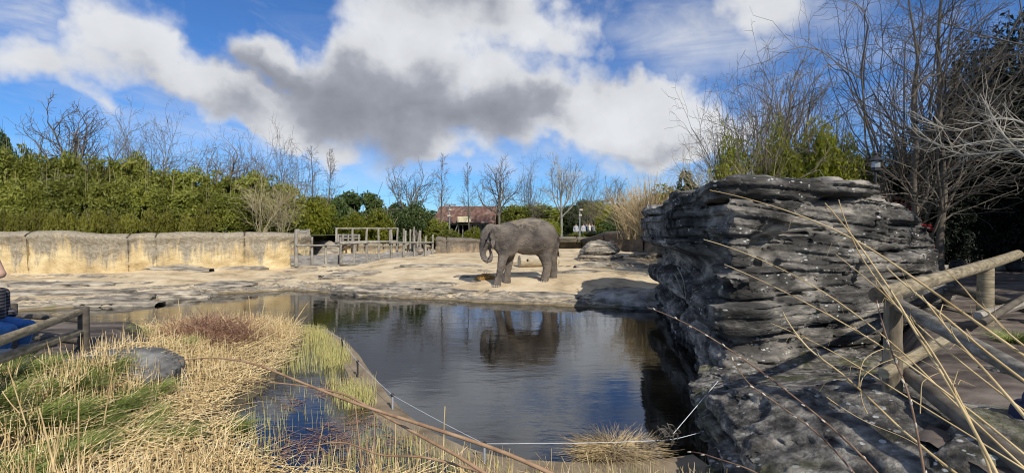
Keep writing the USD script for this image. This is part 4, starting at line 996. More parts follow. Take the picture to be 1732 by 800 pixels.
t = thing('ramp', 'dark plank ramp leaning on poles at the right end of the timber barrier', 'ramp')
r0 = on_line(699, off=-0.6); r1 = on_line(719, off=-0.6)
for q in range(4):
    o = np.array([0.0, 0.22 * q])
    obj('plank', log([r0[0], r0[1] + 0.22 * q, zat(391, r0[1])], [r1[0], r1[1] + 0.22 * q, zat(424, r1[1])], 0.11, 0.11, sides=4, n=3, rough=0.02, seed=q), WOODDK, t)
for k, (px, y0, y1, ln) in enumerate([(694, 388, 430, 0), (698, 384, 428, 2.5), (686, 390, 420, 0), (711, 390, 424, 0), (704, 390, 425, 6)]):
    gate_post(t, 'post', px, y0, y1, 0.07, GREYPOLE, off=-0.35, lean=ln, seed=90 + k)
c = on_line(707, off=-0.1); s_ = trimesh.creation.icosphere(subdivisions=3, radius=1.0); sv = s_.vertices * [0.32, 0.25, 0.26] * (1 + 0.5 * (fbm(s_.vertices * 1.7, 3, 3) - 0.5))[:, None]
obj('pale_rock', (sv + [c[0], c[1], zat(424, c[1])], s_.faces), SLAB, label='small pale rock leaning against the ramp poles of the barrier', cat='rock', smooth=True)
c = on_line(548, off=-3.4); sv = s_.vertices * [1.1, 0.8, 1.0] * (1 + 0.35 * (fbm(s_.vertices * 1.3, 4, 5) - 0.5))[:, None]
obj('boulder', (sv + [c[0], c[1], 0.95], s_.faces), SLAB, label='round grey boulder on the back wall beside the timber doorway', cat='rock', smooth=True)

# fallen log behind the elephant, upright stump beside it, hay
t = thing('fallen_log', 'thick pale fallen log with a dark hole seen under the belly of the elephant', 'log')
q0, q1 = on_bank(879, 452), on_bank(944, 450)
r = 0.30; a, b = np.array([q0[0], q0[1], q0[2] + r]), np.array([q1[0], q0[1] + 0.6, q0[2] + r])
LOGM = surf('pale_log', [(0.3, (0.26, 0.21, 0.14)), (0.7, (0.50, 0.43, 0.31))], scale=3.0, stretch=(0.6, 2, 2), bump=0.6, bdist=0.02)
obj('trunk', log(a, b, r, r * 0.95, sides=24, n=16, rough=0.10), LOGM, t, smooth=60)
dsk = trimesh.creation.cylinder(radius=0.06, height=0.16, sections=14); dsk.apply_transform(trimesh.transformations.rotation_matrix(math.pi / 2, [1, 0, 0])); obj('hole', (dsk.vertices + a + (b - a) * 0.2 + [0, -r + 0.05, 0.06], dsk.faces), DARK, t)  # solid near-black plug standing in for the shade in the hole
q = on_bank(942, 452)
obj('stump', log([q[0], q[1], q[2] - 0.1], [q[0] - 0.05, q[1], q[2] + 0.78], 0.10, 0.07, sides=10, n=8, rough=0.15), LOGM, label='short pale upright stump behind the hind legs of the elephant', cat='stump', smooth=50)
rng = np.random.default_rng(77)
q = on_bank(822, 472); n = 1600
rad = np.sqrt(rng.random(n)); th = rng.random(n) * 2 * np.pi
c = np.c_[rad * np.cos(th) * 0.42, rad * np.sin(th) * 0.30, 0.22 * (1 - rad ** 1.5) * rng.random(n)] + q
d = rng.normal(0, 1, (n, 3)) * [1, 1, 0.35]; d *= (rng.uniform(0.05, 0.13, n) / np.linalg.norm(d, axis=1))[:, None]
HAY = straw_mat('orange_hay', [(0.0, (0.25, 0.12, 0.03)), (0.6, (0.50, 0.29, 0.09)), (1.0, (0.62, 0.44, 0.18))])
obj('hay_pile', tubes(np.stack([c - d, c, c + d], 1), np.full((n, 3), 0.007)), HAY, label='small heap of orange-brown hay at the front foot of the elephant', cat='hay')

# ------------------------------------------------------------------ hut, lamp posts and visitors at the back
t = thing('hut', 'distant hut with a rusty red-brown roof and a dark open front left of the elephant', 'hut')
Y = 46.0
x0, x1 = P(733, 0, Y)[0], P(838, 0, Y)[0]; ze, zr = zat(377, Y), zat(349, Y + 4)
ROOF = surf('rust_roof', [(0.3, (0.07, 0.038, 0.028)), (0.5, (0.16, 0.085, 0.06)), (0.72, (0.27, 0.19, 0.145))], scale=1.2, stretch=(2.5, 1, 1), bump=0.5, bdist=0.05)
n = 21
for k in range(n):                      # roof of separate sheets, each lapping the next
    xa, xb = x0 + (x1 - x0) * k / n, x0 + (x1 - x0) * (k + 1) / n + 0.03
    dz = 0.02 * (k % 2)
    v = np.array([[xa, Y - 0.6, ze + dz], [xb, Y - 0.6, ze + dz], [xb, Y + 4, zr + dz], [xa, Y + 4, zr + dz]]); v = np.vstack([v, v - [0, 0, 0.04]])
    obj('roof_sheet', (v, np.array([[0, 1, 2, 3], [7, 6, 5, 4], [0, 4, 5, 1], [1, 5, 6, 2], [2, 6, 7, 3], [3, 7, 4, 0]])), ROOF, t)
v = np.array([[x0, Y + 4, zr], [x1, Y + 4, zr], [x1, Y + 8.6, ze], [x0, Y + 8.6, ze]]); obj('rear_roof', (np.vstack([v, v - [0, 0, 0.05]]), np.array([[0, 1, 2, 3], [7, 6, 5, 4], [0, 4, 5, 1], [1, 5, 6, 2], [2, 6, 7, 3], [3, 7, 4, 0]])), ROOF, t)
obj('rear_wall', box([(x0 + x1) / 2, Y + 4, (ze + 1.4) / 2], [x1 - x0 - 0.3, 0.15, ze - 1.4]), DARK, t)  # near-black colour stands in for the shade inside the open hut
for xx in (x0 + 0.15, x1 - 0.15): obj('side_wall', box([xx, Y + 2, (ze + 1.4) / 2 + 0.35], [0.12, 4.0, ze - 1.4 + 0.7]), WOODDK, t)
obj('eave_beam', log([x0, Y - 0.3, ze - 0.12], [x1, Y - 0.3, ze - 0.14], 0.09, sides=8), GREYPOLE, t, smooth=50)
for px in (776, 783, 797, 803, 822): obj('post', log([P(px, 0, Y)[0], Y - 0.25, 1.3], [P(px, 0, Y)[0], Y - 0.25, ze - 0.1], 0.07, sides=8), GREYPOLE, t, smooth=50)
obj('canopy', box([P(787, 0, Y)[0], Y - 0.8, zat(371.5, Y)], [1.25, 0.5, 0.55]), plain('cream_board', (0.62, 0.55, 0.36)), t)
obj('ladder_rail', log([P(771, 0, Y)[0], Y - 0.9, zat(393, Y)], [P(777, 0, Y)[0], Y - 0.6, zat(376, Y)], 0.05, sides=6), GREYPOLE, t)


def lamp_post(label, px, ytop, Y, arms):
    t = thing('lamp_post', label, 'lamp post')
    c = P(px, ytop, Y)
    obj('pole', log([c[0], Y, 1.4], c, 0.06, 0.05, sides=8, n=4, rough=0.0), STEEL, t, smooth=50)
    for (dx, py) in arms:
        z = zat(py, Y)
        obj('lamp_head', box([c[0] + dx, Y, z], [0.55 if abs(dx) > .2 else 0.28, 0.25, 0.14]), STEEL if abs(dx) > .2 else BUD, t)
    return t


lamp_post('thin lamp post with two side lamps in front of the hut roof', 760.5, 345, 44.0, [(-0.25, 346.5), (0.28, 346.5), (0.06, 355), (-0.05, 365)])
lamp_post('thin white-headed lamp post beside the distant visitors', 980.5, 356, 44.5, [(0.12, 355), (0.05, 364)])


def person_mesh(h, rng, lean=0.0):
    """One continuous standing figure by smooth union of tapered limbs."""
    J = dict(hip=(0, 0, .53), chest=(0, 0.01, .74), neck=(0, 0, .85), head=(0, -.01, .93))
    hh = 0.02
    p = grid3(np.array([-.24, -.16, -.02]), np.array([.24, .16, 1.03]), hh)

    def cone(a, b, ra, rb):
        a, b = np.array(a), np.array(b); ab = b - a; t_ = np.clip(((p - a) @ ab) / (ab @ ab), 0, 1)
        return np.linalg.norm(p - a - t_[..., None] * ab, axis=-1) - (ra + (rb - ra) * t_)
    D = cone((0, 0, .54), (0, 0, .76), .088, .10)
    for s in (-1, 1):
        D = smin(D, cone((s * .05, 0, .52), (s * .055, 0.0, .27), .058, .040), .03)
        D = smin(D, cone((s * .055, 0, .27), (s * .06, .01, .03), .038, .026), .02)
        D = smin(D, cone((s * .06, .01, .02), (s * .065, -.07, .012), .022, .018), .02)
        D = smin(D, cone((s * .10, 0, .79), (s * .14, .01, .62), .034, .028), .02)
        D = smin(D, cone((s * .14, .01, .62), (s * .13, -.05, .47), .026, .020), .02)
        D = smin(D, cone((s * .06, 0, .80), (s * .10, 0, .79), .045, .036), .03)
    D = smin(D, cone((0, 0, .80), (0, 0, .87), .034, .03), .03)
    D = smin(D, cone((0, -.005, .92), (0, -.01, .945), .050, .052), .02)
    v, f = surface_nets(D, (-.24, -.16, -.02), hh)
    return v * h, f


CLOTH = [plain('cloth_white', (0.40, 0.40, 0.41)), plain('cloth_grey', (0.22, 0.22, 0.25)), plain('cloth_blue', (0.07, 0.11, 0.25)), plain('cloth_cream', (0.60, 0.54, 0.42))]
NAVYC = plain('cloth_navy', (0.018, 0.02, 0.035))
SKINM = plain('skin', (0.42, 0.26, 0.19), 0.5)
HAIR = plain('hair', (0.05, 0.035, 0.025), 0.6)
rng = np.random.default_rng(3)
bd = person_mesh(1.7, rng)
for k, (px, Y, mt, lab) in enumerate([(974, 50.0, 0, 'distant visitor in white, leftmost of the group, left of the lamp post'), (986.5, 50.5, 0, 'distant visitor in white just right of the lamp post'), (992, 51, 2, 'distant visitor in dark blue in the middle of the group'), (996.5, 50.4, 3, 'distant visitor in pale cream near the middle of the group'), (1001.5, 50.8, 1, 'distant visitor in grey right of the middle of the group'), (1006, 50.2, 0, 'distant visitor in white at the right end of the group')]):
    c = P(px, 0, Y)
    t = thing('person', lab, 'person', (c[0], Y, 1.62), rotz=0.5 * k, scale=(1, 1, 0.94 + 0.02 * (k % 4)), group='visitors far behind the elephant')
    obj('body', bd, SKINM, t, smooth=True)
    v = bd[0]; up = (v[:, 2] > 0.80) & (v[:, 2] < 1.43); lo_ = (v[:, 2] > 0.05) & (v[:, 2] <= 0.92); hr = (v[:, 2] > 1.60)
    nrm = trimesh.Trimesh(v, np.vstack([bd[1][:, [0, 1, 2]], bd[1][:, [0, 2, 3]]]), process=False).vertex_normals
    for nm, msk, mm, off in (('shirt', up, CLOTH[mt], 0.022), ('trousers', lo_, CLOTH[2 if k % 2 else 1], 0.014), ('hair', hr, HAIR, 0.012)):
        fs = bd[1][msk[bd[1]].all(1)]
        obj(nm, (v + nrm * off, fs), mm, t, smooth=True)
for k, (px, lab) in enumerate([(812, 'visitor in white standing in the dark opening of the hut, left of the two'), (820, 'visitor in white beside the hut post, right of the two')]):
    c = P(px, 0, 47.0)
    t = thing('person', lab, 'person', (c[0], 47.0, 1.6), rotz=1.0 * k)
    obj('body', bd, SKINM, t, smooth=True)
    for nm, msk, mm, off in (('shirt', up, CLOTH[0], 0.022), ('trousers', lo_, CLOTH[1], 0.014), ('hair', hr, HAIR, 0.012)):
        fs = bd[1][msk[bd[1]].all(1)]; obj(nm, (v + nrm * off, fs), mm, t, smooth=True)

# ------------------------------------------------------------------ log fence, right
t = thing('log_fence', 'rustic fence of thick round logs crossing the lower right corner', 'fence')
A = P(1493, 497, 4.1); B = P(1668, 446, 7.5); E = B + (B - A) * 0.75
A2 = A + (A - B) / np.linalg.norm(B - A) * 0.10
obj('top_rail', log(A2, E, 0.066, 0.096, sides=20, n=26, rough=0.05, bend=0.04), WOOD, t, smooth=60)
dr = (B - A) / np.linalg.norm(B - A)
dsk = trimesh.creation.cylinder(radius=0.070, height=0.02, sections=24)
M_ = trimesh.geometry.align_vectors([0, 0, 1], dr); dsk.apply_transform(M_); obj('sawn_end', (dsk.vertices + A2 - dr * 0.012, dsk.faces), WOODCUT, t)
p1 = P(1512, 505, 4.2); obj('post', log([p1[0], p1[1], 0.55], [p1[0], p1[1], p1[2] + 0.03], 0.078, 0.068, sides=16, n=12, rough=0.08, seed=2), WOODMID, t, smooth=60)
p2 = P(1668, 452, 7.5); obj('post', log([p2[0], p2[1], 0.7], [p2[0], p2[1], p2[2] + 0.02], 0.108, 0.10, sides=16, n=10, rough=0.06, seed=4), WOOD, t, smooth=60)
a, b = P(1514, 512, 4.22), P(1736, 632, 2.95); obj('side_rail', log(a, b + (b - a) * 0.8, 0.055, 0.055, sides=16, n=20, rough=0.08, seed=6), GREYLOG, t, smooth=60)
a, b = P(1534, 632, 4.2), P(1736, 792, 2.95); obj('side_rail', log(a, b + (b - a) * 0.8, 0.058, 0.060, sides=16, n=20, rough=0.06, seed=7), WOODDK, t, smooth=60)
a, b = P(1497, 632, 4.08), P(1606, 571, 4.75); obj('cut_rail', log(a, b, 0.050, 0.050, sides=8, n=8, rough=0.03, seed=8), WOOD, t, smooth=35)
t = thing('log_fence', 'low dark log fence on the far side of the stone path', 'fence')
a, b = P(1590, 482, 9.4), P(1740, 522, 7.9); obj('rail', log(a, b + (b - a) * 0.5, 0.095, 0.09, sides=12, n=14, rough=0.06, seed=9), WOODDK, t, smooth=60)
a, b = P(1664, 546, 7.0), P(1742, 498, 7.7); obj('rail', log(a, b + (b - a) * 0.4, 0.05, 0.045, sides=10, n=10, rough=0.1, seed=10), WOODDK, t, smooth=60)
a, b = P(1656, 534, 7.2), P(1740, 512, 7.9); obj('plank', log(a, b, 0.07, 0.07, sides=6, n=6, rough=0.04, seed=11), GREYPOLE, t, smooth=40)
for (px, py, Y) in ((1604, 480, 9.3), (1790, 520, 7.7)):
    a = P(px, py, Y); obj('post', log([a[0], a[1], 0.6], [a[0], a[1], a[2] + 0.12], 0.09, sides=12, n=6, seed=int(Y)), WOODDK, t, smooth=60)

# log fences, left
t = thing('log_fence', 'near rustic fence of two sloping mossy logs on a short grey post at the left', 'fence')
c = P(140, 520, 6.9)
obj('post', log([c[0], c[1], 0.55], [c[0], c[1], c[2]], 0.072, 0.066, sides=14, n=8, rough=0.05, seed=12), WOODDK, t, smooth=60)
a, b = P(132, 528, 6.85), P(-6, 578, 4.85); obj('rail', log(a, b + (b - a) * 0.5, 0.05, 0.055, sides=12, n=14, rough=0.07, seed=13), WOOD, t, smooth=60)
a, b = P(133, 562, 6.85), P(-6, 608, 4.85); obj('rail', log(a, b + (b - a) * 0.5, 0.05, 0.055, sides=12, n=14, rough=0.07, seed=14), WOOD, t, smooth=60)
t = thing('log_fence', 'far rustic fence of dark logs behind the left path', 'fence')
c = P(19, 515, 8.0); obj('post', log([c[0], c[1], 0.5], [c[0], c[1], c[2]], 0.07, sides=12, n=8, seed=15), WOODDK, t, smooth=60)
for (x0_, y0_, Y0, x1_, y1_, Y1, r, sd) in [(-14, 531, 7.9, 132, 541, 6.95, 0.042, 16), (-14, 529, 7.3, 17, 526, 7.9, 0.055, 17), (22, 563, 8.0, 134, 577, 6.95, 0.045, 18), (24, 575, 7.8, 92, 571, 7.1, 0.04, 19)]:
    obj('rail', log(P(x0_, y0_, Y0), P(x1_, y1_, Y1), r, sides=10, n=12, rough=0.08, seed=sd), WOODDK, t, smooth=60)

# people at the left edge
def limb_mesh(cones, h=0.02, k=0.03, pad=0.2):
    pts = np.array([c[i] for c in cones for i in (0, 1)]); lo, hi = pts.min(0) - pad, pts.max(0) + pad
    p = grid3(lo, hi, h); D = None
    for a, b, ra, rb in cones:
        a, b = np.array(a, float), np.array(b, float); ab = b - a; t_ = np.clip(((p - a) @ ab) / max(ab @ ab, 1e-9), 0, 1)
        d = np.linalg.norm(p - a - t_[..., None] * ab, axis=-1) - (ra + (rb - ra) * t_)
        D = d if D is None else smin(D, d, k)
    return surface_nets(D, lo, h)


t = thing('person', 'standing person with a bare arm and dark striped clothes cut off by the left edge', 'person')
Y = 5.6; e = P(7.5, 470, Y); fx = e[0] - 0.34
zg = 0.80; B_ = lambda dx, dy, z: (fx + dx, Y + dy, z)
zs = zat(428, Y)
head = zs + 0.30
limbs = [(B_(0, 0, 1.62), B_(0, 0, zs - 0.08), 0.15, 0.17), (B_(0, 0, zs - 0.02), B_(0, 0, zs + 0.12), 0.06, 0.055), (B_(0.01, -0.02, head - 0.05), B_(0, -0.01, head + 0.03), 0.085, 0.095),
         (B_(0.17, 0, zs - 0.03), (e[0] - 0.052, Y, e[2] + 0.05), 0.062, 0.046), ((e[0] - 0.052, Y, e[2] + 0.04), B_(0.10, -0.16, e[2] - 0.02), 0.042, 0.032), (B_(0.10, -0.16, e[2] - 0.02), B_(0.03, -0.20, e[2] - 0.02), 0.036, 0.025),
         (B_(-0.17, 0, zs - 0.03), B_(-0.28, 0, e[2]), 0.062, 0.045), (B_(-0.28, 0, e[2]), B_(-0.2, -0.2, e[2] - 0.1), 0.042, 0.032),
         (B_(0.08, 0, 1.62), B_(0.09, -0.02, 1.25), 0.105, 0.08), (B_(0.09, -0.02, 1.25), B_(0.09, 0.02, zg + 0.06), 0.07, 0.05), (B_(-0.08, 0, 1.62), B_(-0.09, -0.02, 1.25), 0.105, 0.08), (B_(-0.09, -0.02, 1.25), B_(-0.09, 0.02, zg + 0.06), 0.07, 0.05), (B_(0.09, 0.02, zg + 0.04), B_(0.09, -0.16, zg + 0.03), 0.045, 0.035), (B_(-0.09, 0.02, zg + 0.04), B_(-0.09, -0.16, zg + 0.03), 0.045, 0.035)]
vb, fb = limb_mesh(limbs); obj('body', (vb, fb), SKINM, t, smooth=True)
nb = trimesh.Trimesh(vb, np.vstack([fb[:, [0, 1, 2]], fb[:, [0, 2, 3]]]), process=False).vertex_normals
STRIPE = usdkit.material(stage, L + 'striped_cloth', {'geo': ('geometry', {}), 'w': ('wave_texture', {'scale': 7.0, 'bands_direction': 'z'}), 'ra': ('rgb_ramp', {'ramp': [(0.55, (0.012, 0.012, 0.016)), (0.8, (0.10, 0.10, 0.12))]}), 'p': ('principled_bsdf', {'roughness': 0.85})}, [('geo.position', 'w.vector'), ('w.fac', 'ra.fac'), ('ra.color', 'p.base_color')], surface='p.BSDF')
ctr = np.abs(vb[:, 0] - fx)
msk = (vb[:, 2] > 1.28) & (vb[:, 2] < zs + 0.02) & (ctr < 0.205) & (np.abs(vb[:, 1] - Y) < 0.2) & ~((vb[:, 2] < e[2] + 0.12) & (vb[:, 1] < Y - 0.14) & (ctr > 0.02))
obj('striped_top', (vb + nb * 0.02, fb[msk[fb].all(1)]), STRIPE, t, smooth=True)
msk = (vb[:, 2] > zg + 0.08) & (vb[:, 2] <= 1.5) & (ctr < 0.22); obj('trousers', (vb + nb * 0.016, fb[msk[fb].all(1)]), NAVYC, t, smooth=True)
msk = vb[:, 2] > head - 0.01; obj('hair', (vb + nb * 0.012, fb[msk[fb].all(1)]), HAIR, t, smooth=True)

t = thing('person', 'seated person in blue jeans and white shoe behind the near left fence', 'person')
JEANS = surf('blue_jeans', [(0.3, (0.03, 0.10, 0.26)), (0.7, (0.09, 0.24, 0.52))], scale=6.0, bump=0.4)
Y = 6.35; kn = P(20, 551, Y); ft = P(8, 588, Y); zg = 0.82
hip = (kn[0] - 0.46, Y + 0.05, kn[2] - 0.02)
legs = []
for dy in (0.0, 0.26):
    legs += [((hip[0], Y + dy, hip[2]), (kn[0] - 0.07, Y + dy, kn[2] - 0.06), 0.10, 0.07), ((kn[0] - 0.07, Y + dy, kn[2] - 0.06), (ft[0] - 0.03, Y + dy, ft[2] + 0.02), 0.066, 0.050)]
torso = [((hip[0], Y + 0.13, hip[2]), (hip[0] - 0.02, Y + 0.13, hip[2] + 0.42), 0.14, 0.15), ((hip[0] - 0.02, Y + 0.13, hip[2] + 0.48), (hip[0] + 0.02, Y + 0.13, hip[2] + 0.60), 0.06, 0.055), ((hip[0] + 0.03, Y + 0.13, hip[2] + 0.66), (hip[0] + 0.03, Y + 0.13, hip[2] + 0.72), 0.09, 0.095)]
for dy in (-0.06, 0.32): torso += [((hip[0] - 0.02, Y + dy, hip[2] + 0.42), (hip[0] + 0.02, Y + dy - 0.02, hip[2] + 0.16), 0.055, 0.045), ((hip[0] + 0.02, Y + dy - 0.02, hip[2] + 0.16), (hip[0] + 0.10, Y + dy + 0.02, hip[2] + 0.12), 0.042, 0.032)]
shoes = [((ft[0] - 0.05, Y + dy, zg + 0.05), (ft[0] + 0.10, Y + dy, zg + 0.035), 0.045, 0.035) for dy in (0, 0.26)]
vb, fb = limb_mesh(legs + torso + shoes); obj('body', (vb, fb), SKINM, t, smooth=True)
nb = trimesh.Trimesh(vb, np.vstack([fb[:, [0, 1, 2]], fb[:, [0, 2, 3]]]), process=False).vertex_normals
m1 = (vb[:, 2] < hip[2] + 0.12) & (vb[:, 2] > zg + 0.10); obj('jeans', (vb + nb * 0.018, fb[m1[fb].all(1)]), JEANS, t, smooth=True)
m2 = (vb[:, 2] >= hip[2] + 0.08) & (vb[:, 2] < hip[2] + 0.50) & (vb[:, 0] < hip[0] + 0.14); obj('shirt', (vb + nb * 0.02, fb[m2[fb].all(1)]), STRIPE, t, smooth=True)
m3 = vb[:, 2] < zg + 0.12
for side, msk in enumerate((m3 & (vb[:, 1] < Y + 0.13), m3 & (vb[:, 1] >= Y + 0.13))): obj('shoe', (vb + nb * 0.012, fb[msk[fb].all(1)]), CLOTH[0], t, smooth=True)
m4 = vb[:, 2] > hip[2] + 0.68; obj('hair', (vb + nb * 0.012, fb[m4[fb].all(1)]), HAIR, t, smooth=True)
obj('seat_rock', (trimesh.creation.icosphere(subdivisions=3).vertices * [0.35, 0.38, 0.28] + [hip[0] - 0.08, Y + 0.13, hip[2] - 0.36], trimesh.creation.icosphere(subdivisions=3).faces), GREYROCK, smooth=True, label='grey rock under the seated person at the left edge', cat='rock')

# things along the right path
s2 = trimesh.creation.icosphere(subdivisions=3, radius=1.0)
POT = plain('black_rubber', (0.012, 0.012, 0.013), 0.55)
for k, (px, Y, lab) in enumerate([(1582, 17.5, 'round dark pot at the end of the path beside the cliff'), (1620, 17.6, 'round dark pot, second along the path edge from the cliff'), (1661, 17.7, 'round dark pot, third along the path edge from the cliff'), (1717, 17.7, 'round dark pot farthest right along the path edge')]):
    c = P(px, 437, Y)
    t = thing('pot', lab, 'pot', (c[0], Y, 0.95), group='dark pots along the far path edge')
    vv = s2.vertices * [0.25, 0.25, 0.25]; vv[:, 2] = np.clip(vv[:, 2], -0.2, 0.19) + 0.2
    obj('bowl', (vv, s2.faces), POT, t, smooth=40)
    tor = trimesh.creation.torus(0.17, 0.03); obj('rim', (tor.vertices + [0, 0, 0.40], tor.faces), POT, t, smooth=True)
c0, c1 = P(1560, 443, 18.3), P(1800, 443, 18.3)
obj('kerb_log', log([c0[0] - 1, 18.3, 1.02], [c1[0] + 4, 18.3, 1.05], 0.16, sides=10, n=30, rough=0.08), GREYPOLE, smooth=60, label='low pale log edging at the far side of the path behind the dark pots', cat='edging')
t = thing('bag', 'dark navy fabric bag lying at the right edge of the path', 'bag', tuple(P(1742, 735, 3.6)))
NAVY = plain('navy_cloth', (0.012, 0.018, 0.05), 0.8)
bv = np.sign(s2.vertices) * np.abs(s2.vertices) ** 0.7 * [0.11, 0.13, 0.18]; bv = bv * (1 + 0.12 * (fbm(s2.vertices * 2.5, 3, 6) - 0.5))[:, None]
obj('body', (bv + [0.04, 0, 0.08], s2.faces), NAVY, t, smooth=True)
tor = trimesh.creation.torus(0.07, 0.012); tor.apply_transform(trimesh.transformations.rotation_matrix(math.pi / 2, [1, 0, 0])); obj('strap', (tor.vertices + [0.04, 0, 0.27], tor.faces), NAVY, t, smooth=True)
t = thing('lantern', 'small black street lantern with clear panes above the cliff against the dark trees', 'lantern')
c = P(1480, 276, 15.0)
obj('pole', log([c[0], 15.0, 0.8], [c[0], 15.0, c[2] - 0.22], 0.045, 0.035, sides=10, n=5, rough=0), PLASTIC, t, smooth=50)
PANE = usdkit.material(stage, L + 'lantern_glass', {'f': ('fresnel', {'IOR': 1.5}), 'tr': ('transparent_bsdf', {'color': (0.85, 0.88, 0.9)}), 'd': ('principled_bsdf', {'base_color': (0.40, 0.42, 0.43), 'roughness': 0.2}), 'm': ('mix_closure', {'fac': 0.6})}, [('tr.BSDF', 'm.closure1'), ('d.BSDF', 'm.closure2')], surface='m.closure')
cy = trimesh.creation.cylinder(radius=0.12, height=0.19, sections=8); obj('panes', (cy.vertices + c + [0, 0, -0.05], cy.faces), PANE, t)
co = trimesh.creation.cone(radius=0.21, height=0.20, sections=8); obj('cap', (co.vertices + c + [0, 0, 0.07], co.faces), PLASTIC, t)
cy = trimesh.creation.cylinder(radius=0.12, height=0.09, sections=8); obj('base', (cy.vertices + c + [0, 0, -0.20], cy.faces), PLASTIC, t)
s3 = trimesh.creation.icosphere(subdivisions=2, radius=0.05); obj('finial', (s3.vertices + c + [0, 0, 0.29], s3.faces), PLASTIC, t, smooth=True)

# ------------------------------------------------------------------ wire fence in the pond
t = thing('wire_fence', 'thin electric wire on short dark posts along the submerged ledge', 'fence')
tops = []
for (px, pt, pb, m_) in [(545, 552, 566, PLASTIC), (578, 575, 608, PLASTIC), (604, 612, 640, PLASTIC), (663, 669, 694, STEEL), (819, 752, 786, STEEL)]:
    Y = 2.5 * F / (pb - HZ); a, b = P(px, pb, Y), P(px, pt, Y)
    obj('post', log([a[0], Y, -0.25], b, 0.016 if m_ is PLASTIC else 0.014, sides=8, n=4, rough=0.02), m_, t, smooth=50)
    cp = trimesh.creation.icosphere(subdivisions=2, radius=0.026); obj('insulator', (cp.vertices + b, cp.faces), PLASTIC, t, smooth=True)
    tops.append(b)
tops = [P(440, 541, 12.8)] + tops + [P(1122, 746, 5.05), P(1185, 733, 5.3)]
for a, b in zip(tops[:-1], tops[1:]):
    m_ = (a + b) / 2 - [0, 0, 0.012]
    obj('wire', tubes(smooth_line([a, m_, b], 9)[None], np.full((1, 9), 0.0032), 5), WIRE, t, smooth=True)
a, b = P(1140, 735, 5.1), P(1216, 645, 6.1); obj('stay_wire', tubes(smooth_line([a, b], 5)[None], np.full((1, 5), 0.004), 5), WIRE, t, smooth=True)
n = 26; c = P(1133, 737, 5.05); rng = np.random.default_rng(8)
pp = c + rng.normal(0, 0.03, (n, 1, 3)) + np.cumsum(rng.normal(0, 0.025, (n, 5, 3)), 1)
obj('knot_of_twigs', tubes(pp, np.full((n, 5), 0.006), 4), BARKDK, label='small dark tangle of twigs caught on the wire beside the cliff', cat='twigs')

# ------------------------------------------------------------------ vegetation
def leaf_cards(c, nrm_bias, length, width, rng, droop=0.0, asp=1.0):
    """One two-triangle leaf at each centre; lengths and widths per leaf."""
    n = len(c)
    ax = rng.normal(0, 1, (n, 3)) + nrm_bias * 0.5; ax[:, 2] -= droop; ax /= np.linalg.norm(ax, axis=1, keepdims=True)
    sd = np.cross(ax, rng.normal(0, 1, (n, 3)) + np.array([0, 0, 0.6])); sd /= np.linalg.norm(sd, axis=1, keepdims=True) + 1e-9
    L_ = np.broadcast_to(length, n)[:, None]; W = np.broadcast_to(width, n)[:, None]
    q_ = np.array([1, 1, 1 / asp]); ax = ax * q_; sd = sd * q_
    v = np.stack([c - ax * L_ * 0.5, c + sd * W * 0.5 + ax * L_ * 0.08, c + ax * L_ * 0.5, c - sd * W * 0.5 + ax * L_ * 0.08], 1).reshape(-1, 3)
    k = np.arange(n)[:, None] * 4
    return v, np.vstack([k + [0, 1, 2], k + [0, 2, 3]])


def bush_points(n, rng, lobes=9, spread=0.55, asp=1.0):
    """Points in a lumpy unit crown (x, y in [-1, 1], z in [0, 1]): clumps on lobes with gaps between them."""
    lc = rng.normal(0, 1, (lobes, 3)); lc /= np.linalg.norm(lc, axis=1, keepdims=True); lc *= rng.uniform(0.25, spread, (lobes, 1)); lc[:, 2] = np.abs(lc[:, 2]) * 0.9 + 0.05
    lr = rng.uniform(0.28, 0.5, lobes)
    k = rng.integers(0, lobes, n)
    d = rng.normal(0, 1, (n, 3)); d /= np.linalg.norm(d, axis=1, keepdims=True)
    r = lr[k] * rng.random(n) ** 0.35
    p = lc[k] * [1, 1, 1.0] + d * r[:, None]
    p[:, 2] = p[:, 2] * 0.66 + 0.30
    m = (p[:, 2] > 0.0) & (fbm(p * np.array([3.4, 3.4, 3.4 * asp]) + rng.random() * 50, 3, 7) > 0.46)
    return p[m], d[m]


def bush_proto(name, seed, mat, stem_mat, n=9000, size=(0.16, 0.05), lobes=9, asp=1.0, droop=0.4, spread=0.55, stems=10):
    rng = np.random.default_rng(seed)
    c = proto(name)
    p, d = bush_points(n, rng, lobes, spread=spread, asp=asp)
    m_ = leaf_cards(p, d, rng.uniform(0.6, 1.3, len(p)) * size[0], rng.uniform(0.6, 1.3, len(p)) * size[1], rng, droop, asp)
    obj('foliage', m_, mat, c)
    th = rng.random(stems) * 2 * np.pi; rr = rng.uniform(0.1, 0.7, stems)
    top = np.stack([np.cos(th) * rr, np.sin(th) * rr, rng.uniform(0.55, 1.0, stems)], 1); bot = top * [0.2, 0.2, 0]
    mid = (top + bot) / 2 * [0.8, 0.8, 1.1]
    obj('stems', tubes(np.stack([bot, mid, top], 1), np.tile([0.012, 0.009, 0.004], (stems, 1)), 4), stem_mat, c)
    return c


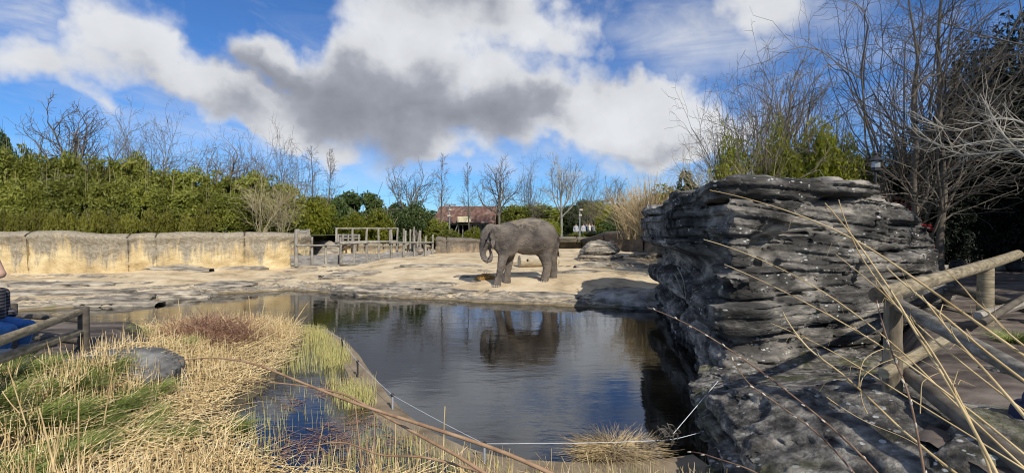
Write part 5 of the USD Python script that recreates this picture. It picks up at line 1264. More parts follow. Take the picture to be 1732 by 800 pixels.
def tree_lines(rng, habit, levels=4, dense=False):
    """Branch polylines of a leafless tree of unit height: (points, radii) by number of points."""
    out = {}

    def add(pts, r0, r1):
        pts = np.asarray(pts); out.setdefault(len(pts), []).append((pts, np.linspace(r0, r1, len(pts))))

    def perp(d):
        a = rng.normal(0, 1, 3); a -= a @ d * d
        return a / (np.linalg.norm(a) + 1e-9)

    def grow(base, d, length, r, lev, up):
        n = 7 if lev <= 1 else (5 if lev == 2 else 4)
        pts = [base]; dd = d.copy()
        for i in range(n - 1):
            dd = dd + rng.normal(0, 0.13 + 0.05 * lev, 3) + np.array([0, 0, up]); dd /= np.linalg.norm(dd)
            pts.append(pts[-1] + dd * length / (n - 1))
        pts = np.array(pts); add(pts, r, max(r * 0.42, TWIG * 0.75))
        if lev >= levels: return
        k = {1: rng.integers(5, 8), 2: rng.integers(4, 6), 3: rng.integers(2, 5)}.get(lev, 3)
        for t in np.linspace(0.25, 1.0, k):
            i = min(int(t * (n - 1)), n - 2); fr = t * (n - 1) - i
            b = pts[i] * (1 - fr) + pts[i + 1] * fr
            ax = pts[i + 1] - pts[i]; ax /= np.linalg.norm(ax)
            an = rng.uniform(0.45, 0.95)
            nd = ax * math.cos(an) + perp(ax) * math.sin(an)
            grow(b, nd, length * rng.uniform(0.40, 0.68) * (1.15 - 0.45 * t), max(r * (0.55 - 0.15 * t), TWIG), lev + 1, up)
    if habit == 'round':
        tr = np.array([[0, 0, -0.03], [0.005, 0, 0.12], [0.012, 0.006, 0.25], [0.0, 0.0, 0.36]]); add(tr, 0.020, 0.015)
        for k in range(7):
            a = k * 2.4 + rng.uniform(-.4, .4); tilt = rng.uniform(0.25, 0.85)
            grow(np.array([0, 0, rng.uniform(0.24, 0.36)]), np.array([math.cos(a) * math.sin(tilt), math.sin(a) * math.sin(tilt), math.cos(tilt)]), rng.uniform(0.36, 0.52), 0.0095, 1, 0.10)
        grow(np.array([0, 0, 0.36]), np.array([0.05, 0, 1.0]), 0.45, 0.011, 1, 0.06)
    elif habit == 'cone':
        n = 12; z = np.linspace(-0.03, 1.0, n); tr = np.c_[np.cumsum(rng.normal(0, 0.006, (n, 2)), 0), z]; add(tr, 0.014, 0.002)
        for z0 in np.linspace(0.16 if dense else 0.25, 0.96, 70 if dense else 34):
            a = rng.random() * 6.28; tilt = rng.uniform(0.65, 1.05)
            b = np.array([np.interp(z0, z, tr[:, 0]), np.interp(z0, z, tr[:, 1]), z0])
            grow(b, np.array([math.cos(a) * math.sin(tilt), math.sin(a) * math.sin(tilt), math.cos(tilt)]), 0.30 * (1.05 - z0) ** 0.7 * rng.uniform(.7, 1.1), max(0.004 * (1.1 - z0), TWIG), 2, 0.07)
    elif habit == 'vase':
        for k in range(11):
            a = k * 2.4 + rng.uniform(-.4, .4); tilt = rng.uniform(0.08, 0.62)
            grow(np.array([0.02 * math.cos(a), 0.02 * math.sin(a), -0.02]), np.array([math.cos(a) * math.sin(tilt), math.sin(a) * math.sin(tilt), math.cos(tilt)]), rng.uniform(0.7, 1.02), 0.008, 1, 0.05)
    return out


TWIG = 0.0014


def tree_proto(name, seed, habit, mat, levels=4, thin=1.0, dense=False):
    rng = np.random.default_rng(seed)
    c = proto(name)
    ls = tree_lines(rng, habit, levels, dense)
    big, small = [], []
    for n, lst in ls.items():
        Pt = np.array([a for a, _ in lst]); R = np.array([b for _, b in lst]) * thin
        thick = R[:, 0] > 0.0075
        if thick.any(): big.append(tubes(Pt[thick], R[thick], 7))
        if (~thick).any(): small.append(tubes(Pt[~thick], R[~thick], 3))
    obj('trunk', join(big), mat, c, smooth=True); obj('crown', join(small), mat, c)
    return c


rng = np.random.default_rng(2024)
BAMB = [bush_proto(f'bamboo_clump_source_{w}', 100 + k, LEAF, BARKSTRAW, n=24000, size=(0.17, 0.062), lobes=26, droop=0.45, stems=4, asp=3.2) for k, w in enumerate(('one', 'two', 'three'))]
BRIGHT = [bush_proto(f'bright_bush_source_{w}', 120 + k, LEAFBR, BARKSTRAW, n=16000, size=(0.13, 0.045), lobes=16, droop=0.4, asp=1.8) for k, w in enumerate(('one', 'two'))]
EVER = [bush_proto(f'evergreen_bush_source_{w}', 140 + k, LEAFDK, BARKDK, n=16000, size=(0.12, 0.05), lobes=16, droop=0.3, asp=1.8) for k, w in enumerate(('one', 'two', 'three'))]
LOWB = [bush_proto(f'golden_shrub_source_{w}', 160 + k, LEAFYL, BARK, n=8000, size=(0.13, 0.05), lobes=12, droop=0.1, spread=0.7) for k, w in enumerate(('one', 'two'))]
SPARSE = [bush_proto(f'leafing_shrub_source_{w}', 170 + k, LEAFBR, BARK, n=4200, size=(0.10, 0.04), lobes=14, droop=0.1, spread=0.7, stems=30, asp=2.0) for k, w in enumerate(('one', 'two'))]
CONI = [bush_proto(f'dark_conifer_source_{w}', 180 + k, LEAFCON, BARKDK, n=52000, size=(0.085, 0.032), lobes=40, droop=0.7, spread=0.62, asp=3.6) for k, w in enumerate(('one', 'two', 'three'))]
RND = [tree_proto(f'round_tree_source_{w}', 200 + k, 'round', BARK) for k, w in enumerate(('one', 'two', 'three'))]
CONE = [tree_proto(f'upright_tree_source_{w}', 220 + k, 'cone', BARK) for k, w in enumerate(('one', 'two'))]
VASE = [tree_proto(f'spreading_shrub_source_{w}', 240 + k, 'vase', BARK) for k, w in enumerate(('one', 'two'))]
VASEP = [tree_proto(f'cane_shrub_source_{w}', 260 + k, 'vase', BARKSTRAW, levels=3) for k, w in enumerate(('one', 'two'))]
RNDP = [tree_proto('pale_tree_source', 280, 'round', BARKPALE)]
TWIG = 0.0006
FINE = [tree_proto(f'fine_shrub_source_{w}', 300 + k, 'vase', BARKTW) for k, w in enumerate(('one', 'two'))]
BIGT = [tree_proto(f'tall_bare_tree_source_{w}', 290 + k, 'cone', BARKTW, thin=0.66, dense=True) for k, w in enumerate(('one', 'two'))]


def bush(src, label, px, ytop, Y, w, zb, group=None, name='bush', depth=None, cat='bush'):
    """A bush whose top shows at (px, ytop); w = half width in picture units."""
    c = P(px, ytop, Y); zb = zb - 0.4; h = c[2] - zb; hw = w / F * Y
    return thing(name, label, cat, (c[0], Y, zb - 0.05), rotz=rng.random() * 6.28, scale=(hw, depth or hw, (h + 0.05) * 1.08), group=group, ref=src)


def tree(src, label, px, ytop, Y, zb, group=None, name='bare_tree', width=1.0, cat='tree', rot=None):
    c = P(px, ytop, Y); h = c[2] - zb
    return thing(name, label, cat, (c[0], Y, zb), rotz=rng.random() * 6.28 if rot is None else rot, scale=(h * width, h * width, h), group=group, ref=src)


G = ['taller bamboo clumps along the back of the hedge', 'bamboo clumps along the front of the hedge']
LB = ['tall green bamboo clump in the back row of the long hedge', 'dense green bamboo clump in the front row of the hedge above the ochre wall']
k = 0
for (px, yt, Y) in [(15, 252, 27), (48, 244, 28), (85, 250, 27), (118, 258, 27.5), (150, 262, 27), (185, 256, 28), (222, 258, 27.5), (258, 276, 27), (292, 278, 28), (325, 286, 27.5), (358, 292, 28), (390, 290, 28.5), (424, 292, 28), (455, 300, 29), (486, 306, 30),
                    (0, 300, 24.4), (40, 305, 24), (78, 300, 24.3), (112, 306, 24.0), (146, 300, 24.4), (180, 302, 24.2), (214, 306, 24.5), (250, 305, 24.6), (284, 315, 24.8), (318, 320, 25), (352, 322, 25.4), (386, 326, 25.8), (420, 335, 26.4), (450, 338, 27), (-40, 290, 25), (-60, 250, 27)]:
    bush(BAMB[k % 3], LB[Y < 26.9], px, yt - 14, Y, 37 if Y > 26 else 34, 2.2, group=G[Y < 26.9], name='bamboo_clump', cat='bamboo'); k += 1
for px, Y in [(8, 22.1), (36, 22.0), (66, 22.1), (96, 22.3), (126, 22.5), (156, 22.8), (188, 23.0), (220, 23.3), (252, 23.6), (284, 24.0), (316, 24.3), (345, 24.7), (-24, 22.0)]:
    bush(LOWB[k % 2], 'low golden-green shrub in the row along the top of the ochre wall', px, 352 + (k % 3) * 4, Y, 21, 2.25, group='golden shrubs along the ochre wall', name='golden_shrub', cat='shrub'); k += 1
# shrubs and trees behind the barrier
for (src, lab, px, yt, Y, w, zb, nm) in [
        (EVER[0], 'dark evergreen bush at the left edge behind the hedge', 4, 214, 33, 34, 2.2, 'evergreen_bush'), (EVER[1], 'dark evergreen bush rising behind the hedge right of the leftmost one', 50, 238, 34, 26, 2.2, 'evergreen_bush'),
        (BRIGHT[0], 'rounded bright green bush behind the timber doorway', 532, 322, 33, 46, 1.5, 'green_bush'), (EVER[2], 'wide dark green bush in the middle behind the pole scaffold', 612, 311, 40, 62, 1.6, 'evergreen_bush'), (EVER[0], 'dark bush behind the timber doorway and the bright bush', 575, 330, 36, 40, 1.5, 'evergreen_bush'),
        (BRIGHT[1], 'bright green bush right behind the tall poles of the scaffold', 645, 348, 34, 42, 1.5, 'green_bush'), (BRIGHT[0], 'low bright green bush behind the railing', 600, 352, 33.5, 34, 1.5, 'green_bush'), (EVER[1], 'olive bush left of the hut roof under the round bare tree', 700, 333, 38, 42, 1.5, 'evergreen_bush'), (BAMB[0], 'brownish green shrub in front of the hut roof', 742, 366, 38, 30, 1.5, 'green_bush'),
        (BRIGHT[1], 'low green shrub on the short tan wall before the hut', 800, 382, 36.5, 28, 1.5, 'green_bush'), (BAMB[1], 'low green shrub beside the ramp below the hut', 760, 384, 35.5, 30, 1.5, 'green_bush'), (BAMB[2], 'green shrub behind the back of the elephant, left', 872, 334, 45, 40, 1.6, 'green_bush'), (BRIGHT[0], 'light green shrub right above the rump of the elephant', 925, 366, 41, 36, 1.6, 'green_bush'),
        (EVER[2], 'green shrub between the pale-trunked tree and the visitors', 960, 340, 56, 44, 1.6, 'evergreen_bush'), (BAMB[0], 'yellow-green shrub behind the distant visitors', 1012, 334, 58, 46, 1.6, 'green_bush'), (BRIGHT[1], 'pale green shrub just right of the distant visitors', 1022, 352, 44, 30, 1.6, 'green_bush'),
        (EVER[0], 'dark green bush above the brown curved wall', 1058, 342, 38, 46, 1.9, 'evergreen_bush'), (EVER[1], 'dark green bush right above the brown curved wall', 1092, 332, 33, 48, 2.2, 'evergreen_bush'), (EVER[2], 'low dark bush overhanging the brown curved wall', 1040, 368, 36.5, 36, 1.9, 'evergreen_bush'), (BAMB[1], 'green bush above the left end of the cliff', 1128, 302, 26, 46, 2.4, 'green_bush'),
        (EVER[0], 'bluish green bush on the cliff top, left', 1163, 282, 21, 34, 2.5, 'evergreen_bush'), (BRIGHT[0], 'green bush on the cliff top under the bare shrubs', 1222, 288, 19, 46, 2.5, 'green_bush'), (BRIGHT[1], 'tall yellow-green bamboo on the cliff top behind the round bare tree', 1382, 186, 17.5, 66, 2.4, 'green_bush'), (BRIGHT[0], 'yellow-green bamboo on the cliff top left of the tallest clump', 1318, 226, 17.5, 54, 2.4, 'green_bush'),
        (BAMB[2], 'green bush on the cliff top beside the lantern', 1440, 236, 19, 46, 2.2, 'green_bush'), (BAMB[0], 'green bush behind the lantern', 1490, 240, 24, 52, 0.9, 'green_bush'), (EVER[1], 'green bush filling the gap behind the hut', 850, 345, 60, 60, 1.5, 'evergreen_bush'), (BAMB[0], 'green bush in the gap right of the wide tree above the elephant', 900, 338, 55, 60, 1.5, 'green_bush'), (EVER[0], 'dark green bush far behind the pale-trunked tree', 975, 336, 64, 70, 1.5, 'evergreen_bush'), (BAMB[1], 'green bush far behind the right end of the distant wall', 1030, 330, 66, 70, 1.5, 'green_bush'), (EVER[1], 'far dark bush left of the hut behind the round bare tree', 690, 345, 58, 60, 1.5, 'evergreen_bush'), (BAMB[2], 'olive bush behind the twin upright trees', 545, 318, 44, 60, 1.5, 'green_bush'), (BAMB[1], 'low green bush covering the legs of the distant visitors', 984, 389, 46, 34, 1.6, 'green_bush'), (LOWB[0], 'low green bush beside the legs of the rightmost distant visitors', 1006, 390, 46, 22, 1.6, 'green_bush'), (SPARSE[0], 'thinly leafed yellow-green shrub on the cliff top, left', 1232, 196, 17.4, 44, 2.4, 'leafing_shrub'), (SPARSE[1], 'thinly leafed yellow-green shrub on the cliff top below the round bare tree', 1300, 190, 17.4, 50, 2.4, 'leafing_shrub'), (SPARSE[0], 'thinly leafed yellow-green shrub on the cliff top beside the tallest bamboo', 1412, 190, 17.3, 46, 2.4, 'leafing_shrub'), (EVER[2], 'green bush far behind the hut roof, left', 720, 350, 60, 60, 1.5, 'evergreen_bush'), (BAMB[1], 'green bush far behind the visitors, right', 1075, 340, 62, 70, 1.5, 'green_bush'), (EVER[0], 'dark bush far behind the scaffold, right', 665, 338, 52, 50, 1.5, 'evergreen_bush'), (EVER[1], 'dark bush behind the bamboo hedge near the fan of canes', 480, 322, 36, 44, 2.0, 'evergreen_bush')]:
    bush(src, lab, px, yt, Y, w, zb, name=nm)
# bare trees
for (src, lab, px, yt, Y, zb, wd, nm) in [
        (RND[0], 'bare round-crowned tree rising alone above the left hedge', 125, 160, 29, 2.2, 0.85, 'bare_tree'), (VASE[0], 'bare spreading shrub above the hedge right of the tall lone tree', 212, 218, 29, 2.2, 0.7, 'bare_shrub'), (VASE[1], 'bare spreading shrub above the hedge, second right of the lone tree', 262, 232, 29.5, 2.2, 0.7, 'bare_shrub'),
        (RND[1], 'wide bare reddish tree above the hedge left of the cane fan', 372, 224, 29, 2.2, 1.05, 'bare_tree'), (VASE[0], 'bare shrub behind the fan of canes', 440, 250, 31, 2.2, 0.65, 'bare_shrub'), (VASE[1], 'bare shrub between the fan of canes and the slim upright trees', 486, 262, 33, 2.0, 0.6, 'bare_shrub'),
        (CONE[0], 'slim bare upright tree left of its twin above the green bush', 528, 248, 38, 1.5, 0.75, 'bare_tree'), (CONE[1], 'slim bare upright tree, right of its twin above the green bush', 557, 252, 36, 1.5, 0.7, 'bare_tree'),
        (RND[1], 'bare round tree left of the hut roof', 694, 268, 40, 1.5, 0.9, 'bare_tree'), (CONE[0], 'narrow pointed bare tree in front of the hut roof', 746, 260, 42, 1.5, 0.75, 'bare_tree'), (CONE[1], 'smaller pointed bare tree right of the narrow one by the hut', 793, 276, 42, 1.5, 0.8, 'bare_tree'), (RND[2], 'wide bare tree directly above the head of the elephant', 843, 258, 42, 1.5, 0.85, 'bare_tree'),
        (VASE[0], 'bare shrubby tree between the two wide trees behind the elephant', 893, 290, 50, 1.5, 0.6, 'bare_tree'), (RNDP[0], 'bare tree with a pale trunk above the rump of the elephant', 949, 260, 42, 1.5, 0.85, 'bare_tree'), (VASE[1], 'thin bare shrub right of the pale-trunked tree', 998, 312, 52, 1.5, 0.6, 'bare_shrub'), (RND[0], 'small far bare tree above the bushes near the visitors', 1042, 292, 60, 1.5, 0.8, 'bare_tree'),
        (RND[0], 'bare round tree standing tall above the cliff', 1338, 92, 19, 2.3, 0.72, 'bare_tree'), (VASE[0], 'bare many-stemmed shrub at the left of the cliff top', 1238, 176, 18, 2.4, 0.62, 'bare_shrub'), (VASE[1], 'bare many-stemmed shrub beside the round tree on the cliff', 1292, 140, 18.5, 2.4, 0.6, 'bare_shrub'), (VASEP[0], 'leafless tan shrub low on the left of the cliff top', 1210, 250, 17.2, 2.6, 0.85, 'bare_shrub'), (VASEP[1], 'leafless tan shrub low in the middle of the cliff top', 1280, 240, 17.2, 2.6, 0.9, 'bare_shrub'),
        (FINE[1], 'bare shrub right of the round tree above the yellow bamboo', 1400, 168, 19.5, 2.3, 0.55, 'bare_shrub'),
        (BIGT[0], 'tall dark bare tree with the thickest trunk at upper right', 1590, -90, 16.5, 0.9, 1.35, 'tall_bare_tree'), (BIGT[1], 'tall dark bare tree left of the thickest trunk', 1548, -40, 16.2, 0.9, 1.3, 'tall_bare_tree'), (FINE[0], 'bare many-stemmed tree reaching left beyond the lantern', 1540, -10, 17.5, 0.9, 0.62, 'tall_bare_tree')]:
    tree(src, lab, px, yt, Y, zb, name=nm, width=wd)
tree(VASEP[0], 'fan of bare straw-coloured canes at the right end of the hedge', 442, 300, 25.6, 2.2, name='cane_shrub', width=0.95, cat='shrub'); tree(VASEP[1], 'second fan of bare straw-coloured canes leaning over the wall end', 476, 318, 26.4, 2.0, name='cane_shrub', width=0.9, cat='shrub')
# tall tan grass left of the cliff top
rg = np.random.default_rng(31)
for (px, py, Y, lab) in [(1098, 300, 24, 'tall tan ornamental grass on the slope left of the cliff top'), (1072, 318, 27, 'smaller tan ornamental grass lower on the slope left of the cliff')]:
    n = 300; zb = 2.0; c = P(px, py, Y); h = c[2] - zb
    th = rg.random(n) * 6.28; ti = np.abs(rg.normal(0, 0.34, n)); hh = h * rg.uniform(0.6, 1.1, n)
    d = np.stack([np.sin(ti) * np.cos(th), np.sin(ti) * np.sin(th), np.cos(ti)], 1)
    b = np.array([c[0], Y, zb]) + rg.normal(0, 0.25, (n, 3)) * [1, 1, 0]
    m1 = b + d * hh[:, None] * 0.55; e_ = b + d * hh[:, None] + d * [1, 1, 0] * 0.35 * hh[:, None]
    obj('tan_grass', tubes(np.stack([b, m1, e_], 1), np.tile([0.016, 0.013, 0.004], (n, 1)), 3), TANST, label=lab, cat='grass')
# conifers at the right: the dark mass, and unseen ones beyond the frame placed to shade the path
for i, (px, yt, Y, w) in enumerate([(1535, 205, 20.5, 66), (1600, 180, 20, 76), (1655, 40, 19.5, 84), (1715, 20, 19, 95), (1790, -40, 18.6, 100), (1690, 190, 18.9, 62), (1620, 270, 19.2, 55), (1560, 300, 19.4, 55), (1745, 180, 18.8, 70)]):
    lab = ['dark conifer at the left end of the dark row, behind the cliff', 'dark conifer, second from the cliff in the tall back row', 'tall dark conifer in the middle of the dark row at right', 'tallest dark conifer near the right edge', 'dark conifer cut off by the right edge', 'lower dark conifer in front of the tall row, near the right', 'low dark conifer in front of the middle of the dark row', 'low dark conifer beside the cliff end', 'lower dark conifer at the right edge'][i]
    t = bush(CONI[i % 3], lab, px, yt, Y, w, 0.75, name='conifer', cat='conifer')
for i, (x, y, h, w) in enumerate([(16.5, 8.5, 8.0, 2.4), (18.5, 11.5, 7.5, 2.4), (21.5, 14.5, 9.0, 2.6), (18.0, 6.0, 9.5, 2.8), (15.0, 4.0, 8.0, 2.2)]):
    thing('conifer', ['unseen dark conifer beyond the right edge placed to shade the path, second nearest', 'unseen dark conifer beyond the right edge placed to shade the path, in the middle of its side', 'unseen dark conifer beyond the right edge placed to shade the path, at its far end', 'unseen tall dark conifer beyond the right edge placed to shade the path, behind the nearest ones', 'unseen dark conifer beyond the right edge placed to shade the path, nearest to the viewer'][i], 'conifer', (x, y, 0.8), rotz=i * 1.3, scale=(w, w, h), ref=CONI[i % 3])
for (px, py, Y, w, lab) in [(1500, 296, 17.0, 34, 'copper-leaved shrub beside the lantern'), (1530, 282, 17.2, 36, 'copper-leaved shrub right of the lantern')]:
    cp = thing('copper_shrub', lab, 'shrub', tuple(P(px, py, Y) * [1, 1, 0] + [0, 0, 0.9]), scale=(1, 1, 1))
    pr = np.random.default_rng(int(px)); pts, dd = bush_points(2600, pr, 9); hh = P(px, py, Y)[2] - 0.9
    obj('foliage', leaf_cards(pts * [w / F * Y, w / F * Y, hh], dd, pr.uniform(.07, .13, len(pts)), 0.05, pr, 0.3), LEAFRED, cp)
for (px, py, Y, lab) in [(1568, 386, 16.8, 'small red bloom among dark leaves above the path'), (1577, 422, 17.3, 'small red bloom just above the first dark pot')]:
    c = P(px, py, Y); pr = np.random.default_rng(px); t = thing('red_bloom', lab, 'flower')
    for kk in range(7):                                     # a truss of small round florets
        o = c + pr.normal(0, 0.07, 3) * [1.3, 1, 0.7]; s_ = trimesh.creation.icosphere(subdivisions=1, radius=0.065)
        obj('floret', (s_.vertices * (1 + 0.5 * (noise(s_.vertices * 30 + kk, 3) - 0.5))[:, None] + o, s_.faces), BLOOM, t, smooth=True)
for (px, py, Y, w, lab) in [(1566, 412, 17.2, 30, 'small bright green shrub below the red bloom at the path end')]:
    bush(BRIGHT[0], lab, px, py - 14, Y, w * 0.7, 0.9, name='green_bush')
# pale drooping twigs at the upper right, in front of the conifers
pr = np.random.default_rng(61)
for i, (pts, lab) in enumerate([([(1800, 60, 9.0), (1740, 80, 8.6), (1660, 62, 8.4), (1590, 40, 8.2)], 'dark slender branch reaching in from the upper right corner'), ([(1800, 250, 8), (1730, 210, 8), (1690, 200, 8.2), (1620, 222, 8.3), (1560, 200, 8.5)], 'pale drooping branch in front of the conifers, upper'),
        ([(1800, 290, 8), (1720, 236, 7.8), (1660, 240, 8.0), (1610, 250, 8.2), (1545, 210, 8.6)], 'pale drooping branch in front of the conifers, middle'), ([(1800, 240, 7.6), (1740, 252, 7.6), (1690, 258, 7.8), (1640, 262, 8.0), (1585, 244, 8.3)], 'pale drooping branch in front of the conifers, lower'), ([(1780, 300, 7.4), (1700, 235, 7.8), (1672, 190, 8.2), (1655, 160, 8.5)], 'pale branch rising across the others before the conifers')]):
    t = thing('hanging_branch', lab, 'branch')
    ln = smooth_line([P(*q) for q in pts], 16)
    obj('stem', tubes(ln[None], np.linspace(0.022, 0.006, 16)[None], 6), BARKPALE if i else BARKDK, t, smooth=True)
    tw = []
    for kk in range(34):
        j = pr.integers(2, 15); b = ln[j]; d = (ln[min(j + 1, 15)] - ln[j - 1]); d /= np.linalg.norm(d); d = d + pr.normal(0, 0.55, 3); d /= np.linalg.norm(d)
        L_ = pr.uniform(0.25, 0.8); tw.append(np.array([b, b + d * L_ * .5 + pr.normal(0, .03, 3), b + d * L_ + pr.normal(0, .05, 3) + [0, 0, 0.12]]))
    obj('twigs', tubes(np.array(tw), np.tile([0.006, 0.004, 0.002], (len(tw), 1)), 3), BARKPALE if i else BARKDK, t)
# creepers hanging over the cliff
for i, pts in enumerate([[(1112, 342, 14.6), (1106, 370, 14.4), (1100, 400, 14.2)], [(1185, 330, 10.6), (1178, 355, 10.5), (1166, 388, 10.4)], [(1168, 450, 9.6), (1180, 480, 9.5), (1182, 505, 9.5)], [(1164, 462, 9.7), (1176, 490, 9.6), (1180, 500, 9.6)]]):
    obj('hanging_root', tubes(smooth_line([P(*q) - [0.35, 0.25, 0] for q in pts], 8)[None], np.linspace(0.016, 0.007, 8)[None], 5), BARKPALE, label=['long pale root hanging at the far left end of the cliff', 'pale root hanging over the dark block of the cliff', 'pale root by the recess at the cliff foot, lower', 'pale root by the recess at the cliff foot, upper'][i], cat='root', smooth=True)

# ------------------------------------------------------------------ reed bed
rg = np.random.default_rng(99)


def scatter(n, x0, x1, y0, y1, ok):
    pts = np.c_[rg.uniform(x0, x1, n), rg.uniform(y0, y1, n)]
    return pts[ok(pts[:, 0], pts[:, 1])]


def nz(x, y): return near_z(x, y)


def blades(b, length, tilt, az, r0, bend=0.3, n=4):
    d = np.stack([np.sin(tilt) * np.cos(az), np.sin(tilt) * np.sin(az), np.cos(tilt)], 1); hz_ = np.stack([np.cos(az), np.sin(az), az * 0], 1)
    t = np.linspace(0, 1, n)[None, :, None]
    return b[:, None] + d[:, None] * length[:, None, None] * t + hz_[:, None] * (bend * length)[:, None, None] * t ** 2 - np.array([0, 0, 1.0]) * (0.45 * np.abs(bend) * length)[:, None, None] * t ** 2, r0[:, None] * (1 - 0.75 * t[..., 0])


def pix(x, y, z): return CX + F * x / y, HZ + F * (CAM_Z - z) / y


def inbank(x, y):
    d = near_d(x, y)
    return (d > 0.02) & ((x > -5.9 + 0.10 * (y - 5)) | (y > 8.8)) & (y < 11.9)


# flattened dry straw
q = scatter(40000, -8.5, 2.4, 3.2, 12, lambda x, y: inbank(x, y) & (rg.random(len(x)) < np.clip(1.7 - near_z(x, y) * 1.2, 0.2, 1)))
z = nz(q[:, 0], q[:, 1]); px, py = pix(q[:, 0], q[:, 1], z)
greenish = fbm(np.c_[q * 0.55, q[:, :1] * 0], 3, 44)
gl = (px < 330) & (py > 600) & (q[:, 0] < -2.9)
keep = ~(gl & (greenish > 0.50) & (rg.random(len(q)) < 0.75)) & (px > -60) & (px < 1300)
q, z = q[keep], z[keep]
n = len(q); b = np.c_[q, z + rg.uniform(0, 0.16, n) ** 1.0]
comb = 9.0 * noise(np.c_[q * 0.9, q[:, :1] * 0], 66) + rg.normal(0, 1.2, n)
Pt, R = blades(b, rg.uniform(0.12, 0.48, n), rg.normal(1.38, 0.24, n), comb, rg.uniform(0.0038, 0.0075, n), 0.06, 3)
obj('dry_straw', tubes(Pt, R, 3), STRAW, label='flattened dry straw covering the near reed bed', cat='straw', kind='stuff')
# standing cut stubble, dry on the bank, greenish in the shallow water
q = scatter(24000, -8.0, 2.6, 3.4, 12, lambda x, y: inbank(x, y) & (rg.random(len(x)) < ss(0.35, 0.62, fbm(np.stack([x * 0.8, y * 0.8, x * 0], -1), 3, 91))))
z = nz(q[:, 0], q[:, 1]); n = len(q); b = np.c_[q, z - 0.02]
Pt, R = blades(b, rg.uniform(0.16, 0.50, n), np.abs(rg.normal(0, 0.22, n)), rg.random(n) * 6.28, rg.uniform(0.0045, 0.0085, n), 0.03, 3)
obj('reed_stubble', tubes(Pt, R, 4), STRAW, label='upright dry cut reed stubble on the near bank', cat='reeds', kind='stuff')
LX = LEDGE


def inreed(x, y):
    led = np.interp(y, LX[::-1, 1][np.argsort(LX[::-1, 1])] if False else np.sort(LX[:6, 1]), LX[:6, 0][np.argsort(LX[:6, 1])])
    d = near_d(x, y)
    low = (y < 5.85) & (x < 2.2) & (near_d(x, y) > -1.5) & (y < np.interp(x, LX[5:, 0], LX[5:, 1]) - 0.1)
    return (d <= 0.05) & (d > -2.6) & (((y >= 5.85) & (x < led - 0.24) & (y < 11.9)) | low)


q = scatter(26000, -6.5, 2.4, 3.6, 12, lambda x, y: inreed(x, y) & (ss(0.40, 0.60, fbm(np.stack([x * 0.9, y * 0.9, x * 0], -1), 3, 77)) * 0.75 + 0.08 > rg.random(len(x))))
n = len(q); b = np.c_[q, np.full(n, -0.15)]
tall = np.exp(near_d(q[:, 0], q[:, 1]) / 1.2)
Pt, R = blades(b, 0.17 + rg.uniform(0.02, 0.20, n) * (0.6 + 0.6 * tall), np.abs(rg.normal(0, 0.07, n)), rg.random(n) * 6.28, rg.uniform(0.003, 0.0055, n), 0.02, 3)
obj('water_stubble', tubes(Pt, R, 4), STUB, label='yellow-green cut reed stubs standing in the shallow water', cat='reeds', kind='stuff')
# a denser fringe along the ledge
u = rg.uniform(0.05, 0.62, 2600); cl = smooth_line(LEDGE, 300); k = (u * 299).astype(int); q = cl[k] - np.c_[np.abs(rg.normal(0.30, 0.16, 2600)), np.abs(rg.normal(0.05, 0.1, 2600))]
m = noise(np.c_[q * 1.3, q[:, :1] * 0], 5) > 0.52; q = q[m]; n = len(q)
Pt, R = blades(np.c_[q, np.full(n, -0.12)], rg.uniform(0.22, 0.46, n), np.abs(rg.normal(0, 0.10, n)), rg.random(n) * 6.28, rg.uniform(0.003, 0.006, n), 0.05, 3)
obj('ledge_reeds', tubes(Pt, R, 4), STUB, label='fringe of green-yellow reed stubs along the submerged ledge', cat='reeds', kind='stuff')
# floating litter of broken straw
q = scatter(5200, -5.0, 1.0, 4.0, 8, lambda x, y: inreed(x, y) & (fbm(np.stack([x * 1.1, y * 1.1, x * 0], -1), 3, 88) > 0.52)); n = len(q)
Pt, R = blades(np.c_[q, np.full(n, 0.004) + rg.uniform(0, 0.02, n)], rg.uniform(0.1, 0.4, n), rg.normal(1.55, 0.06, n), rg.random(n) * 6.28, rg.uniform(0.002, 0.004, n), 0.0, 3)
obj('floating_straw', tubes(Pt, R, 3), RUST, label='broken straw floating among the reed stubs', cat='straw', kind='stuff')
# grass tufts
TUFT = []
for kk, w in enumerate(('one', 'two', 'three')):
    pr = np.random.default_rng(400 + kk); c = proto(f'grass_tuft_source_{w}'); n = 620
    az = pr.random(n) * 6.28; b = np.c_[np.cos(az) * pr.random(n) * 0.16, np.sin(az) * pr.random(n) * 0.16, np.zeros(n)]
    Pt, R = blades(b, pr.uniform(0.45, 1.0, n), np.abs(pr.normal(0.25, 0.30, n)), az + pr.normal(0, 0.5, n), pr.uniform(0.007, 0.012, n), 0.55, 5)
    obj('blades', tubes(Pt, R, 3), GRASS, c); TUFT.append(c)
LT = 'green grass tuft with arching blades among the straw at lower left'
for i, (px, py, Y, s_) in enumerate([(40, 690, 4.75, .50), (5, 650, 5.3, .52), (85, 672, 4.9, .48), (120, 640, 5.5, .46), (60, 735, 4.3, .42), (15, 760, 4.0, .40), (170, 648, 5.4, .44), (205, 632, 5.7, .44), (135, 690, 4.7, .42), (240, 640, 5.6, .40), (100, 712, 4.5, .40), (175, 615, 6.1, .42), (250, 612, 6.2, .40), (290, 668, 5.2, .36), (-25, 700, 4.7, .5), (150, 665, 5.1, .4), (215, 660, 5.2, .38), (40, 640, 5.6, .46)]):
    x = (px - CX) / F * Y; zz = float(nz(np.array([x]), np.array([Y]))[0])
    thing('grass_tuft', LT, 'grass tuft', (x, Y, zz - 0.02), rotz=i * 1.7, scale=(s_, s_, s_ * 0.9), group='green grass tufts at lower left', ref=TUFT[i % 3])
